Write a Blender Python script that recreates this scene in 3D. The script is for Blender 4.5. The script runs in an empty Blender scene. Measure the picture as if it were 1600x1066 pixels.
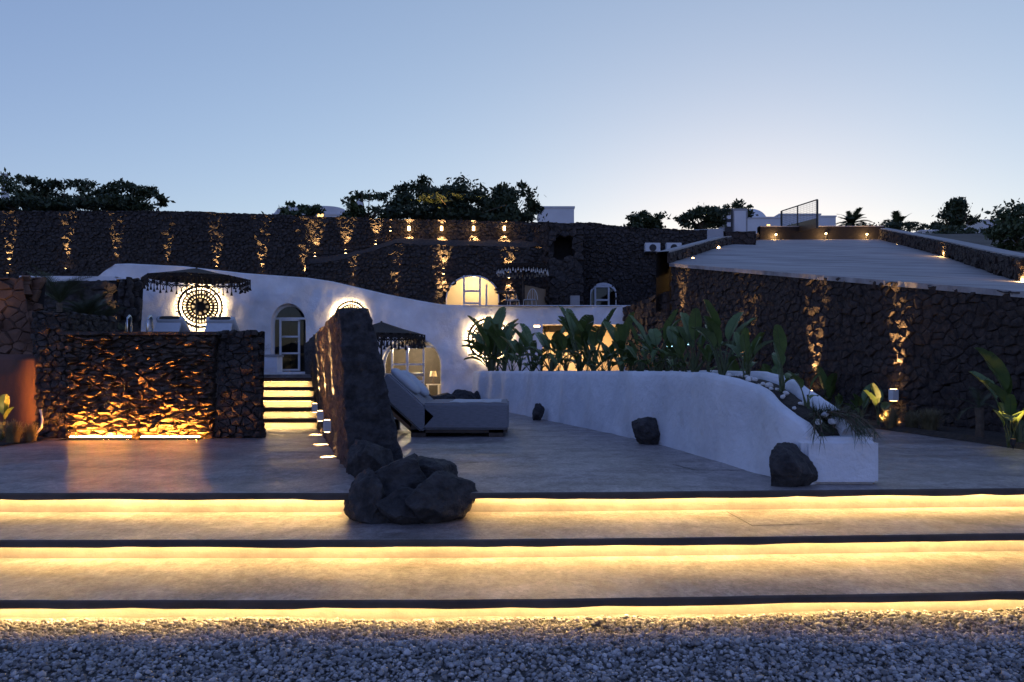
import bpy, bmesh, math, random
import numpy as np
from mathutils import Vector, Matrix, noise
from mathutils.geometry import delaunay_2d_cdt
R = math.radians
random.seed(7); rng = np.random.default_rng(7)
sc = bpy.context.scene
col = sc.collection

# ---------------------------------------------------------------- camera, sky, exposure
F, CX, HY, ZC = 1200.0, 800.0, 580.0, 1.0      # focal length in photo pixels, horizon row, eye height
cam_data = bpy.data.cameras.new('camera'); cam = bpy.data.objects.new('camera', cam_data); col.objects.link(cam)
cam.location = (0, 0, ZC); cam.rotation_euler = (R(90), 0, 0)
cam_data.sensor_width = 36; cam_data.lens = 36 * F / 1600; cam_data.shift_y = (HY - 533) / 1600
cam_data.clip_end = 3000; cam_data.clip_start = 0.05
sc.camera = cam

SUN_EL, SUN_AZ = R(3.0), R(17)                # dusk: the sun has gone behind the hill, ahead and slightly right
world = bpy.data.worlds.new('World'); sc.world = world; world.use_nodes = True
wn = world.node_tree; wn.nodes.clear()
w_out = wn.nodes.new('ShaderNodeOutputWorld'); w_bg = wn.nodes.new('ShaderNodeBackground')
sky = wn.nodes.new('ShaderNodeTexSky'); sky.sky_type = 'NISHITA'; sky.sun_disc = False
sky.sun_elevation = SUN_EL; sky.sun_rotation = SUN_AZ
sky.air_density = 1.0; sky.dust_density = 0.2; sky.ozone_density = 2.0; sky.altitude = 0
w_bg.inputs['Strength'].default_value = 0.15
# twilight colour: warmer towards the set sun, bluer away from it and overhead
w_geo = wn.nodes.new('ShaderNodeTexCoord'); w_dot = wn.nodes.new('ShaderNodeVectorMath'); w_dot.operation = 'DOT_PRODUCT'
w_dot.inputs[1].default_value = (math.sin(SUN_AZ) * math.cos(SUN_EL), math.cos(SUN_AZ) * math.cos(SUN_EL), math.sin(SUN_EL))
w_map = wn.nodes.new('ShaderNodeMapRange'); w_map.inputs['From Min'].default_value = 1.0; w_map.inputs['From Max'].default_value = -.3
w_hue = wn.nodes.new('ShaderNodeMix'); w_hue.data_type = 'RGBA'; w_hue.inputs[6].default_value = (1.20, 1.12, 1.23, 1); w_hue.inputs[7].default_value = (.76, .79, 1.85, 1)
w_tint = wn.nodes.new('ShaderNodeMix'); w_tint.data_type = 'RGBA'; w_tint.blend_type = 'MULTIPLY'; w_tint.inputs[0].default_value = 1.0
wn.links.new(w_geo.outputs['Generated'], w_dot.inputs[0]); wn.links.new(w_dot.outputs['Value'], w_map.inputs['Value']); wn.links.new(w_map.outputs[0], w_hue.inputs[0])
wn.links.new(sky.outputs[0], w_tint.inputs[6]); wn.links.new(w_hue.outputs[2], w_tint.inputs[7]); w_gam = wn.nodes.new('ShaderNodeGamma'); w_gam.inputs[1].default_value = .74
wn.links.new(w_tint.outputs[2], w_gam.inputs[0]); wn.links.new(w_gam.outputs[0], w_bg.inputs['Color'])
wn.links.new(w_bg.outputs[0], w_out.inputs['Surface'])
sc.view_settings.view_transform = 'Standard'; sc.view_settings.look = 'None'
sc.view_settings.gamma = 1; sc.view_settings.use_curve_mapping = False
sc.view_settings.exposure = 1.24
sc.cycles.use_denoising = True
sc.cycles.max_bounces = 6; sc.cycles.diffuse_bounces = 3; sc.cycles.glossy_bounces = 3; sc.cycles.transmission_bounces = 4; sc.cycles.transparent_max_bounces = 6
sc.cycles.sample_clamp_indirect = 4.0; sc.cycles.caustics_reflective = False; sc.cycles.caustics_refractive = False

# ---------------------------------------------------------------- helpers
def P(px, py, D): return Vector(((px - CX) / F * D, D, ZC + (HY - py) / F * D))
def G(px, D, z=0.0): return Vector(((px - CX) / F * D, D, z))
def lerp(a, b, t): return a + (b - a) * t
def interp(x, pts):
    if x <= pts[0][0]: return pts[0][1]
    for (x0, y0), (x1, y1) in zip(pts, pts[1:]):
        if x <= x1: return y0 + (y1 - y0) * (x - x0) / (x1 - x0)
    return pts[-1][1]
def nz(v, s=1.0, o=0.0): return noise.noise(Vector((v[0] * s + o, v[1] * s + o * .7, v[2] * s - o)))
def fbm(v, s=1.0, oct=4, o=0.0): return noise.fractal(Vector((v[0] * s + o, v[1] * s + o, v[2] * s + o)), 1.0, 2.0, oct)

class MB:
    """collects faces and builds ONE mesh object"""
    def __init__(self): self.v = []; self.f = []; self.m = []
    def add(self, vs, fs, mi=0):
        o = len(self.v); self.v += [tuple(p) for p in vs]; self.f += [tuple(i + o for i in q) for q in fs]; self.m += [mi] * len(fs); return self
    def box(self, c, s, mi=0, rot=None):
        hx, hy, hz = s[0] / 2, s[1] / 2, s[2] / 2
        vs = [Vector((x, y, z)) for z in (-hz, hz) for y in (-hy, hy) for x in (-hx, hx)]
        if rot is not None: vs = [rot @ p for p in vs]
        c = Vector(c)
        return self.add([p + c for p in vs], [(0, 2, 3, 1), (4, 5, 7, 6), (0, 1, 5, 4), (2, 6, 7, 3), (0, 4, 6, 2), (1, 3, 7, 5)], mi)
    def tube(self, pts, r, n=6, mi=0, cap=True):
        pts = [Vector(p) for p in pts]; rs = r if isinstance(r, (list, tuple)) else [r] * len(pts)
        rings = []
        for i, p in enumerate(pts):
            d = (pts[min(i + 1, len(pts) - 1)] - pts[max(i - 1, 0)]).normalized()
            a = d.cross(Vector((0, 0, 1)))
            if a.length < .05: a = d.cross(Vector((1, 0, 0)))
            a.normalize(); b = d.cross(a)
            rings.append([p + (a * math.cos(2 * math.pi * k / n) + b * math.sin(2 * math.pi * k / n)) * rs[i] for k in range(n)])
        fs = []
        for i in range(len(pts) - 1):
            for k in range(n): fs.append((i * n + k, i * n + (k + 1) % n, (i + 1) * n + (k + 1) % n, (i + 1) * n + k))
        if cap: fs += [tuple(range(n))[::-1], tuple((len(pts) - 1) * n + k for k in range(n))]
        return self.add([p for q in rings for p in q], fs, mi)
    def lathe(self, prof, c=(0, 0, 0), n=24, mi=0):
        c = Vector(c); vs = []; fs = []
        for (r, z) in prof:
            vs += [c + Vector((r * math.cos(2 * math.pi * k / n), r * math.sin(2 * math.pi * k / n), z)) for k in range(n)]
        for i in range(len(prof) - 1):
            for k in range(n): fs.append((i * n + k, i * n + (k + 1) % n, (i + 1) * n + (k + 1) % n, (i + 1) * n + k))
        return self.add(vs, fs, mi)
    def grid(self, rows, mi=0, flip=False):
        nr, nc = len(rows), len(rows[0]); fs = []
        for i in range(nr - 1):
            for j in range(nc - 1):
                q = (i * nc + j, i * nc + j + 1, (i + 1) * nc + j + 1, (i + 1) * nc + j); fs.append(q[::-1] if flip else q)
        return self.add([p for r in rows for p in r], fs, mi)
    def mesh(self, name, mats, smooth=False):
        me = bpy.data.meshes.new(name); me.from_pydata(self.v, [], self.f); me.update()
        for m in (mats if isinstance(mats, (list, tuple)) else [mats]): me.materials.append(m)
        if any(self.m): me.polygons.foreach_set('material_index', self.m)
        if smooth: me.polygons.foreach_set('use_smooth', [True] * len(me.polygons))
        return me
    def build(self, name, mats, parent=None, smooth=False): return link(name, self.mesh(name, mats, smooth), parent)

def link(name, me, parent=None):
    o = bpy.data.objects.new(name, me); col.objects.link(o)
    if parent is not None: o.parent = parent
    return o
def tag(o, label=None, cat=None, group=None, kind=None):
    if label: o['label'] = label
    if cat: o['category'] = cat
    if group: o['group'] = group
    if kind: o['kind'] = kind
    return o
def thing(name, label, cat, loc=(0, 0, 0), group=None, rz=0.0):
    o = bpy.data.objects.new(name, None); col.objects.link(o); o.location = loc; o.rotation_euler = (0, 0, rz); o.empty_display_size = .1
    return tag(o, label, cat, group)
def copy_tree(o, parent=None):
    c = o.copy(); col.objects.link(c); c.parent = parent
    for ch in o.children: copy_tree(ch, c)
    return c
def np_mesh(name, V, Fq, mats, attr=None):
    me = bpy.data.meshes.new(name); n, k = Fq.shape
    me.vertices.add(len(V)); me.vertices.foreach_set('co', V.astype(np.float32).ravel())
    me.loops.add(n * k); me.loops.foreach_set('vertex_index', Fq.astype(np.int32).ravel())
    me.polygons.add(n); me.polygons.foreach_set('loop_start', np.arange(0, n * k, k, dtype=np.int32))
    if attr is not None:
        a = me.attributes.new('tint', 'FLOAT', 'POINT'); a.data.foreach_set('value', attr.astype(np.float32))
    for m in (mats if isinstance(mats, (list, tuple)) else [mats]): me.materials.append(m)
    me.update(calc_edges=True); me.validate(); return me

# ---------------------------------------------------------------- materials
def mat(name, base, rough=.8, var=.0, scale=4.0, bump=0.0, bscale=20.0, metal=0.0, spec=.5, detail=6, rvar=0.0, tint=False, stretch=None, col2=None, sheen=0.0, trans=0.0):
    m = bpy.data.materials.new(name); m.use_nodes = True; nt = m.node_tree; N = nt.nodes; L = nt.links
    b = N['Principled BSDF']; b.inputs['Roughness'].default_value = rough; b.inputs['Metallic'].default_value = metal
    b.inputs['Specular IOR Level'].default_value = spec
    geo = N.new('ShaderNodeNewGeometry'); pos = geo.outputs['Position']
    if stretch:
        mp = N.new('ShaderNodeMapping'); mp.inputs['Scale'].default_value = stretch; L.new(pos, mp.inputs['Vector']); pos = mp.outputs[0]
    c2 = col2 or tuple(min(1, c * (1 + var)) for c in base); c1 = tuple(c * (1 - var) for c in base) if not col2 else base
    if var or col2:
        t = N.new('ShaderNodeTexNoise'); t.inputs['Scale'].default_value = scale; t.inputs['Detail'].default_value = detail; t.inputs['Roughness'].default_value = .62
        L.new(pos, t.inputs['Vector'])
        r = N.new('ShaderNodeValToRGB'); r.color_ramp.elements[0].position = .32; r.color_ramp.elements[1].position = .68
        r.color_ramp.elements[0].color = (*c1, 1); r.color_ramp.elements[1].color = (*c2, 1)
        L.new(t.outputs['Fac'], r.inputs['Fac']); out = r.outputs['Color']
        if tint:
            at = N.new('ShaderNodeAttribute'); at.attribute_name = 'tint'
            mr = N.new('ShaderNodeMapRange'); mr.inputs['To Min'].default_value = .35; mr.inputs['To Max'].default_value = 1.6
            L.new(at.outputs['Fac'], mr.inputs['Value'])
            vm = N.new('ShaderNodeVectorMath'); vm.operation = 'SCALE'; L.new(out, vm.inputs[0]); L.new(mr.outputs[0], vm.inputs['Scale']); out = vm.outputs[0]
        L.new(out, b.inputs['Base Color'])
        if rvar:
            mr2 = N.new('ShaderNodeMapRange'); mr2.inputs['From Min'].default_value = .3; mr2.inputs['From Max'].default_value = .7
            mr2.inputs['To Min'].default_value = max(.05, rough - rvar); mr2.inputs['To Max'].default_value = min(1, rough + rvar)
            t2 = N.new('ShaderNodeTexNoise'); t2.inputs['Scale'].default_value = scale * .6; t2.inputs['Detail'].default_value = 5; L.new(pos, t2.inputs['Vector'])
            L.new(t2.outputs['Fac'], mr2.inputs['Value']); L.new(mr2.outputs[0], b.inputs['Roughness'])
    else: b.inputs['Base Color'].default_value = (*base, 1)
    if bump:
        tb = N.new('ShaderNodeTexNoise'); tb.inputs['Scale'].default_value = bscale; tb.inputs['Detail'].default_value = 8; tb.inputs['Roughness'].default_value = .65
        L.new(pos, tb.inputs['Vector']); bp = N.new('ShaderNodeBump'); bp.inputs['Strength'].default_value = 1.0; bp.inputs['Distance'].default_value = bump
        L.new(tb.outputs['Fac'], bp.inputs['Height']); L.new(bp.outputs[0], b.inputs['Normal'])
    if trans: b.inputs['Transmission Weight'].default_value = trans
    return m
def cement_mat():
    m = mat('microcement', (.21, .175, .168), .44, col2=(.43, .38, .365), scale=1.5, rvar=.14, stretch=(.7, 1.2, 1), detail=8); nt = m.node_tree; N = nt.nodes; L = nt.links; b = N['Principled BSDF']
    geo = N.new('ShaderNodeNewGeometry'); src = b.inputs['Base Color'].links[0].from_socket; mul = None
    for sc_, st_, lo, hi in ((7, (1.0, .7, 1), .55, 1.28), (34, (1.0, .6, 1), .62, 1.30)):     # trowel marks and speckle
        mp = N.new('ShaderNodeMapping'); mp.inputs['Scale'].default_value = st_; L.new(geo.outputs['Position'], mp.inputs['Vector'])
        t = N.new('ShaderNodeTexNoise'); t.inputs['Scale'].default_value = sc_; t.inputs['Detail'].default_value = 9; t.inputs['Roughness'].default_value = .7; t.inputs['Distortion'].default_value = .6; L.new(mp.outputs[0], t.inputs['Vector'])
        r = N.new('ShaderNodeMapRange'); r.inputs['From Min'].default_value = .34; r.inputs['From Max'].default_value = .66; r.inputs['To Min'].default_value = lo; r.inputs['To Max'].default_value = hi; L.new(t.outputs['Fac'], r.inputs['Value'])
        v = N.new('ShaderNodeVectorMath'); v.operation = 'SCALE'; L.new(src, v.inputs[0]); L.new(r.outputs[0], v.inputs['Scale']); src = v.outputs[0]; last = t
    L.new(src, b.inputs['Base Color'])
    add = N.new('ShaderNodeTexNoise'); add.inputs['Scale'].default_value = 6; add.inputs['Detail'].default_value = 10; add.inputs['Roughness'].default_value = .7; L.new(geo.outputs['Position'], add.inputs['Vector'])
    bp = N.new('ShaderNodeBump'); bp.inputs['Distance'].default_value = .02; L.new(add.outputs['Fac'], bp.inputs['Height']); L.new(bp.outputs[0], b.inputs['Normal']); return m
def uneven(m, lo=.72, hi=1.2, scale=1.3):
    nt = m.node_tree; N = nt.nodes; e = N['Emission']; s = e.inputs[1].default_value; geo = N.new('ShaderNodeNewGeometry'); t = N.new('ShaderNodeTexNoise'); t.inputs['Scale'].default_value = scale; t.inputs['Detail'].default_value = 3
    r = N.new('ShaderNodeMapRange'); r.inputs['From Min'].default_value = .3; r.inputs['From Max'].default_value = .7; r.inputs['To Min'].default_value = lo * s; r.inputs['To Max'].default_value = hi * s
    nt.links.new(geo.outputs['Position'], t.inputs['Vector']); nt.links.new(t.outputs['Fac'], r.inputs['Value']); nt.links.new(r.outputs[0], e.inputs[1])
def emis(name, colr, strength):
    m = bpy.data.materials.new(name); m.use_nodes = True; N = m.node_tree.nodes; N.clear()
    e = N.new('ShaderNodeEmission'); e.inputs[0].default_value = (*colr, 1); e.inputs[1].default_value = strength
    o = N.new('ShaderNodeOutputMaterial'); m.node_tree.links.new(e.outputs[0], o.inputs[0]); return m
WARM = (1.0, .58, .22); AMBER = (1.0, .34, .045); LEDC = (1.0, .64, .24)
M = dict(
    cement=cement_mat(),
    lip=mat('dark_brown_edge', (.06, .045, .035), .85, col2=(.11, .085, .07), scale=3, bump=.004, bscale=30),  # dark brown, deeper in tone than the slab tops
    riser=mat('riser_render', (.42, .38, .33), .8, var=.15, scale=6, bump=.004, bscale=30),
    lava=mat('lava_stone', (.014, .012, .012), .88, col2=(.085, .070, .062), scale=9, bump=.045, bscale=18, detail=9),
    lavabrown=mat('brown_stone', (.016, .012, .011), .88, col2=(.080, .056, .044), scale=9, bump=.045, bscale=20, detail=9),
    redstone=mat('red_stone', (.085, .045, .030), .85, col2=(.19, .105, .07), scale=2.8, bump=.010, bscale=22),
    mortar=mat('dark_mortar', (.018, .015, .014), .95, var=.3, scale=9, bump=.01, bscale=30),
    wet=mat('wet_lava', (.020, .015, .012), .36, col2=(.10, .07, .052), scale=11, bump=.035, bscale=26, rvar=.15, detail=9),
    blade=mat('rough_lava_render', (.014, .014, .016), .85, col2=(.070, .066, .068), scale=12, bump=.05, bscale=18, detail=10),
    boulder=mat('boulder', (.016, .015, .016), .82, col2=(.075, .068, .066), scale=10, bump=.03, bscale=28, detail=10),
    white=mat('whitewash', (.66, .665, .69), .82, col2=(.88, .885, .91), scale=1.1, bump=.045, bscale=5.0, detail=9),
    white2=mat('far_whitewash', (.62, .62, .63), .85, col2=(.72, .72, .72), scale=1.0, bump=.004, bscale=6),
    terracotta=mat('terracotta_render', (.06, .028, .020), .75, col2=(.13, .058, .040), scale=2.2, bump=.004, bscale=14, stretch=(1, 1, .4)),
    frame=mat('painted_frame', (.60, .62, .66), .5, var=.05, scale=8),
    fabric=mat('grey_weave', (.24, .24, .255), .95, var=.16, scale=70, bump=.002, bscale=220, stretch=(.15, 1, 1)),
    cushion=mat('pale_cushion', (.50, .52, .55), .95, var=.06, scale=12, bump=.003, bscale=60),
    wood=mat('oiled_wood', (.13, .065, .03), .6, col2=(.24, .13, .065), scale=6, bump=.002, bscale=40, stretch=(.3, 3, 3)),
    dwood=mat('dark_wood', (.05, .035, .026), .65, col2=(.10, .07, .05), scale=6, bump=.002, bscale=40),
    tan=mat('tan_render', (.36, .25, .15), .85, col2=(.44, .31, .20), scale=2, bump=.005, bscale=12),
    rope=mat('dark_rope', (.035, .026, .020), .95, var=.3, scale=20, bump=.004, bscale=90),
    tassel=mat('pale_tassel', (.55, .52, .47), .95, var=.1, scale=20),
    steel=mat('polished_steel', (.62, .62, .64), .18, metal=1.0),
    metal=mat('dark_metal', (.03, .03, .033), .5, var=.2, scale=8, metal=.4),
    lampwhite=mat('lamp_housing', (.70, .68, .66), .5),
    soil=mat('dark_soil', (.02, .016, .012), .95, col2=(.06, .046, .034), scale=14, bump=.02, bscale=40),
    gravel=mat('gravel_stone', (.32, .30, .30), .75, col2=(.46, .44, .43), scale=18, bump=.003, bscale=120, tint=True),
    gravelbed=mat('gravel_bed', (.10, .095, .092), .9, col2=(.2, .19, .18), scale=30, bump=.02, bscale=60),
    pebble=mat('white_pebble', (.66, .65, .64), .6, var=.1, scale=9, bump=.002, bscale=40),
    leaf=mat('banana_leaf', (.060, .105, .026), .42, col2=(.12, .175, .045), scale=5, bump=.002, bscale=40),
    stalk=mat('leaf_stalk', (.07, .09, .035), .6, var=.2, scale=8),
    bark=mat('palm_bark', (.09, .065, .045), .9, col2=(.16, .12, .085), scale=14, bump=.012, bscale=40),
    crown=mat('dark_foliage', (.020, .034, .013), .65, col2=(.05, .072, .026), scale=1.6),
    crown2=mat('fig_foliage', (.035, .055, .018), .6, col2=(.07, .10, .035), scale=1.6),
    grass=mat('dry_grass', (.13, .11, .05), .8, col2=(.22, .18, .09), scale=7),
    palm=mat('palm_frond', (.03, .045, .017), .6, col2=(.065, .08, .03), scale=4),
    road=mat('concrete_ramp', (.20, .19, .19), .8, col2=(.44, .425, .42), scale=1.6, bump=.05, bscale=2.2, stretch=(.28, 1.6, 1), detail=10),
    cap=mat('wall_cap', (.34, .33, .33), .8, var=.12, scale=3, bump=.005, bscale=18),
    earth=mat('dry_hill', (.07, .062, .05), .95, col2=(.13, .115, .09), scale=.4, bump=.05, bscale=3),
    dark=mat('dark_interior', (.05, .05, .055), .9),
    cream=mat('cream_plaster', (.70, .60, .42), .85, var=.05, scale=2, bump=.004, bscale=10),
    water=mat('pool_water', (.03, .07, .08), .06, spec=.6),
    water_drop=mat('falling_water', (.5, .5, .5), .15, spec=.8, trans=.8),
    plastic=mat('hose_plastic', (.55, .55, .60), .4),
    acwhite=mat('ac_casing', (.62, .64, .66), .5),
    led=emis('led_strip', LEDC, 42.0), led_low=emis('led_strip_low', LEDC, 66.0), led_stair=emis('led_stair', LEDC, 40.0), led_amber=emis('led_amber', AMBER, 820.0),
    ring=emis('led_ring', (1.0, .68, .32), 34.0), ring2=emis('inner_fill_glow', (1.0, .62, .25), 4.0), bulb=emis('lamp_glow', WARM, 10.0), bulb2=emis('lit_window', (1.0, .55, .2), 1.2), blueled=emis('blue_led', (.35, .8, 1.0), 3.0),
)
def glass_mat():
    m = bpy.data.materials.new('window_glass'); m.use_nodes = True; N = m.node_tree.nodes; L = m.node_tree.links; N.clear()
    g = N.new('ShaderNodeBsdfGlossy'); g.inputs['Roughness'].default_value = .02; g.inputs[0].default_value = (.8, .9, .95, 1)
    t = N.new('ShaderNodeBsdfTransparent'); t.inputs[0].default_value = (.93, .95, .95, 1)
    fr = N.new('ShaderNodeFresnel'); fr.inputs[0].default_value = 1.5
    mx = N.new('ShaderNodeMixShader'); o = N.new('ShaderNodeOutputMaterial')
    L.new(fr.outputs[0], mx.inputs[0]); L.new(t.outputs[0], mx.inputs[1]); L.new(g.outputs[0], mx.inputs[2]); L.new(mx.outputs[0], o.inputs[0]); return m
M['glass'] = glass_mat(); uneven(M['led']); uneven(M['led_low']); uneven(M['led_stair']); uneven(M['led_amber'], .6, 1.3, 2.5)

def spot(parent, loc, target, power, angle=50, colr=WARM, blend=.6, size=.03):
    ld = bpy.data.lights.new('lamp_light', 'SPOT'); ld.energy = power; ld.color = colr; ld.spot_size = R(angle); ld.spot_blend = blend; ld.shadow_soft_size = size
    o = bpy.data.objects.new('lamp_light', ld); col.objects.link(o)
    o.parent = parent; o.location = loc
    d = Vector(target) - Vector(loc); o.rotation_euler = d.to_track_quat('-Z', 'Y').to_euler(); return o
def point(parent, loc, power, colr=WARM, size=.04):
    ld = bpy.data.lights.new('lamp_light', 'POINT'); ld.energy = power; ld.color = colr; ld.shadow_soft_size = size
    o = bpy.data.objects.new('lamp_light', ld); col.objects.link(o); o.parent = parent; o.location = loc; return o

# ---------------------------------------------------------------- stones
STONES, ROUGH = .10, .22      # how uneven the stone faces are
def in_poly(x, y, poly):
    c = False; j = len(poly) - 1
    for i in range(len(poly)):
        (xi, yi), (xj, yj) = poly[i], poly[j]
        if (yi > y) != (yj > y) and x < (xj - xi) * (y - yi) / (yj - yi) + xi: c = not c
        j = i
    return c
def layout(u0, u1, v0, top, course, wr=(.8, 1.9), seed=1, holes=(), jit=.40):
    """random rubble: Voronoi cells of a jittered brick grid, clipped at the wall's top; returns (u, v, polygon)"""
    rr = random.Random(seed); su, sv = course * (wr[0] + wr[1]) / 2, course
    nu, nv = max(1, int((u1 - u0) / su)), max(1, int((max(top(u0 + (u1 - u0) * k / 40) for k in range(41)) - v0) / sv) + 1); su = (u1 - u0) / nu
    pts = {}
    for j in range(-1, nv + 1):
        for i in range(-1, nu + 1):
            if rr.random() < .13 and 0 < i < nu - 1: continue
            pts[i, j] = (u0 + (i + .5 + (.25 if j % 2 else -.25) + rr.uniform(-jit, jit)) * su, v0 + (j + .5 + rr.uniform(-jit, jit)) * sv)
    out = []
    for (i, j), (x, y) in pts.items():
        if not (0 <= j < nv and 0 <= i < nu): continue
        poly = [(x - 1.3 * su, y - 1.3 * sv), (x + 1.3 * su, y - 1.3 * sv), (x + 1.3 * su, y + 1.3 * sv), (x - 1.3 * su, y + 1.3 * sv)]
        for dj in (-2, -1, 0, 1, 2):
            for di in (-2, -1, 0, 1, 2):
                q = pts.get((i + di, j + dj))
                if q is None or (di == 0 and dj == 0): continue
                # metric squeezed so that cells come out wider than tall
                mx, my = (x + q[0]) / 2, (y + q[1]) / 2; nx, ny = (q[0] - x) / su ** 2, (q[1] - y) / sv ** 2
                res = []; m = len(poly)
                for k in range(m):
                    a, b = poly[k], poly[(k + 1) % m]; da = (a[0] - mx) * nx + (a[1] - my) * ny; db = (b[0] - mx) * nx + (b[1] - my) * ny
                    if da <= 0: res.append(a)
                    if da * db < 0: t = da / (da - db); res.append((a[0] + (b[0] - a[0]) * t, a[1] + (b[1] - a[1]) * t))
                poly = res
                if len(poly) < 3: break
            if len(poly) < 3: break
        if len(poly) < 3: continue
        poly = [(min(max(a, u0), u1), max(v0, min(b, top(min(max(a, u0), u1)) + rr.uniform(-.02, .03)))) for a, b in poly]
        cx, cy = sum(p[0] for p in poly) / len(poly), sum(p[1] for p in poly) / len(poly)
        area = abs(sum(poly[k - 1][0] * poly[k][1] - poly[k][0] * poly[k - 1][1] for k in range(len(poly)))) / 2
        if area < .12 * su * sv or any(in_poly(cx, cy, h) for h in holes) or cy > top(cx): continue
        out.append((cx, cy, poly))
    return out
def place_stones(stones, frame, depth, parent, material, n_single, seed, rough=STONES, single_key=None, name='stone', gap=.004, tilt=.20, edge=.72):
    """each stone: side walls, a chamfer and an uneven proud face. The n_single largest in view become own objects, the rest one joined part"""
    rr = random.Random(seed); order = sorted(stones, key=single_key or (lambda s: 0)); rest = MB()
    def make(s, mb):
        cx, cy, poly = s; n = len(poly); d = depth * rr.uniform(.35, 1.0); ra = math.sqrt(max(1e-4, sum((p[0] - cx) ** 2 + (p[1] - cy) ** 2 for p in poly) / n))
        k1 = max(.5, 1 - gap / ra); k2 = k1 * rr.uniform(.74, .90); tu, tv = rr.uniform(-tilt, tilt), rr.uniform(-tilt, tilt) * 1.3; vs = []
        def pt(a, b, o): p, t, nn = frame(a, b); return p + nn * o
        for (a, b) in poly: vs.append(pt(cx + (a - cx) * k1, cy + (b - cy) * k1, -.05))
        for (a, b) in poly: vs.append(pt(cx + (a - cx) * k1, cy + (b - cy) * k1, d * edge + rr.uniform(-.5, .5) * rough * depth))
        for (a, b) in poly: vs.append(pt(cx + (a - cx) * k2, cy + (b - cy) * k2, d + tu * (a - cx) + tv * (b - cy) + rr.uniform(-1, 1) * rough * depth))
        vs.append(pt(cx, cy, d + rr.uniform(-.6, 1.4) * rough * depth)); fs = []
        for r in (0, 1):
            for k in range(n): fs.append((r * n + k, r * n + (k + 1) % n, (r + 1) * n + (k + 1) % n, (r + 1) * n + k))
        for k in range(n): fs.append((2 * n + k, 2 * n + (k + 1) % n, 3 * n))
        mb.add(vs, fs)
    for i, s in enumerate(order):
        if i < n_single: mb = MB(); make(s, mb); mb.build(name, material, parent)
        else: make(s, rest)
    if rest.v: o = rest.build('small_stones' if n_single else 'stonework', material, parent); o['kind'] = 'stuff'
def line_frame(A, B, batter=0.0, z0=0.0, side=1):
    A = Vector((A[0], A[1], 0)); B = Vector((B[0], B[1], 0)); t = (B - A).normalized(); n = Vector((t.y, -t.x, 0)) * side
    def fr(u, v): return A + t * u + Vector((0, 0, v)) - n * (batter * (v - z0)), t, n
    return fr, (B - A).length
def panel(outline, holes, spacing, mapf, name, material, parent, smooth=True):
    """triangulated sheet with real openings: 2-D outline and holes, mapped to 3-D"""
    pts, edges = [], []
    def ring(poly):
        o = len(pts); dense = []
        for (a, b) in zip(poly, poly[1:] + poly[:1]):
            n = max(1, int(math.dist(a, b) / spacing)); dense += [(lerp(a[0], b[0], k / n), lerp(a[1], b[1], k / n)) for k in range(n)]
        pts.extend(dense); m = len(dense); edges.extend([(o + k, o + (k + 1) % m) for k in range(m)]); return dense
    od = ring(outline); hd = [ring(h) for h in holes]
    us = [p[0] for p in outline]; vs = [p[1] for p in outline]
    bnd = np.array(od + [p for h in hd for p in h])
    u = min(us) + spacing * .5
    while u < max(us):
        v = min(vs) + spacing * .5
        while v < max(vs):
            if in_poly(u, v, outline) and not any(in_poly(u, v, h) for h in holes):
                if np.min((bnd[:, 0] - u) ** 2 + (bnd[:, 1] - v) ** 2) > (spacing * .45) ** 2:
                    pts.append((u + random.uniform(-.1, .1) * spacing, v + random.uniform(-.1, .1) * spacing))
            v += spacing
        u += spacing
    v2, e2, f2, *_ = delaunay_2d_cdt([Vector(p) for p in pts], edges, [], 0, 1e-6)
    fs = []
    for f in f2:
        c = sum((v2[i] for i in f), Vector((0, 0))) / len(f)
        if in_poly(c.x, c.y, outline) and not any(in_poly(c.x, c.y, h) for h in holes): fs.append(tuple(f))
    mb = MB(); mb.add([mapf(p.x, p.y) for p in v2], fs)
    o = mb.build(name, material, parent, smooth); return o

# ---------------------------------------------------------------- ground, terrace, broad steps
gm = MB(); gm.add([(-600, -600, -.78), (600, -600, -.78), (600, 900, -.78), (-600, 900, -.78)], [(0, 1, 2, 3)])
tag(gm.build('ground', M['earth']), kind='structure')
RISE = .2296; NOSE_Y = [6.316, 5.61, 4.905]; SLAB = .055; SETBACK = .40
def nose(i, x): return NOSE_Y[i] + .06 * ((x + math.sqrt(x * x + .8)) / 2 - .45) if x > -8 else NOSE_Y[i]
XS = [-14 + .2 * k for k in range(141)]
def slab(i, back):
    z = -RISE * i; mb = MB(); rows = [[], [], [], [], []]; mid_ = []
    for x in XS:
        y = nose(i, x); w = .009 * fbm((x, i * 9, 0), 1.7, 4); d = .010 * fbm((x, i * 5, 3), 4.1, 5)
        yb = back if back else nose(i, x) + 1.3
        rows[0].append((x, yb, z)); mid_.append((x, y + .9, z)); rows[1].append((x, y + .01 + w, z)); rows[2].append((x, y + w, z - .012)); rows[3].append((x, y + w + .004, z - SLAB + d)); rows[4].append((x, y + .46, z - SLAB))
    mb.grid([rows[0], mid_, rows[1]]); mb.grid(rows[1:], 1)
    mb.grid([[(x, nose(i, x) + .03, z - .03) for x in XS], [(x, nose(i, x) + 1.25, z - .03) for x in XS]], 1); return mb  # unseen sheet inside the slab, added to block light from below
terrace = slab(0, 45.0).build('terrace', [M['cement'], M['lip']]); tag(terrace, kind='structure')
STEP_LABEL = ['top broad concrete step edge below the terrace, broken by boulders', 'middle broad concrete step with warm light under its lip', 'lowest broad concrete step rising out of the gravel']
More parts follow.
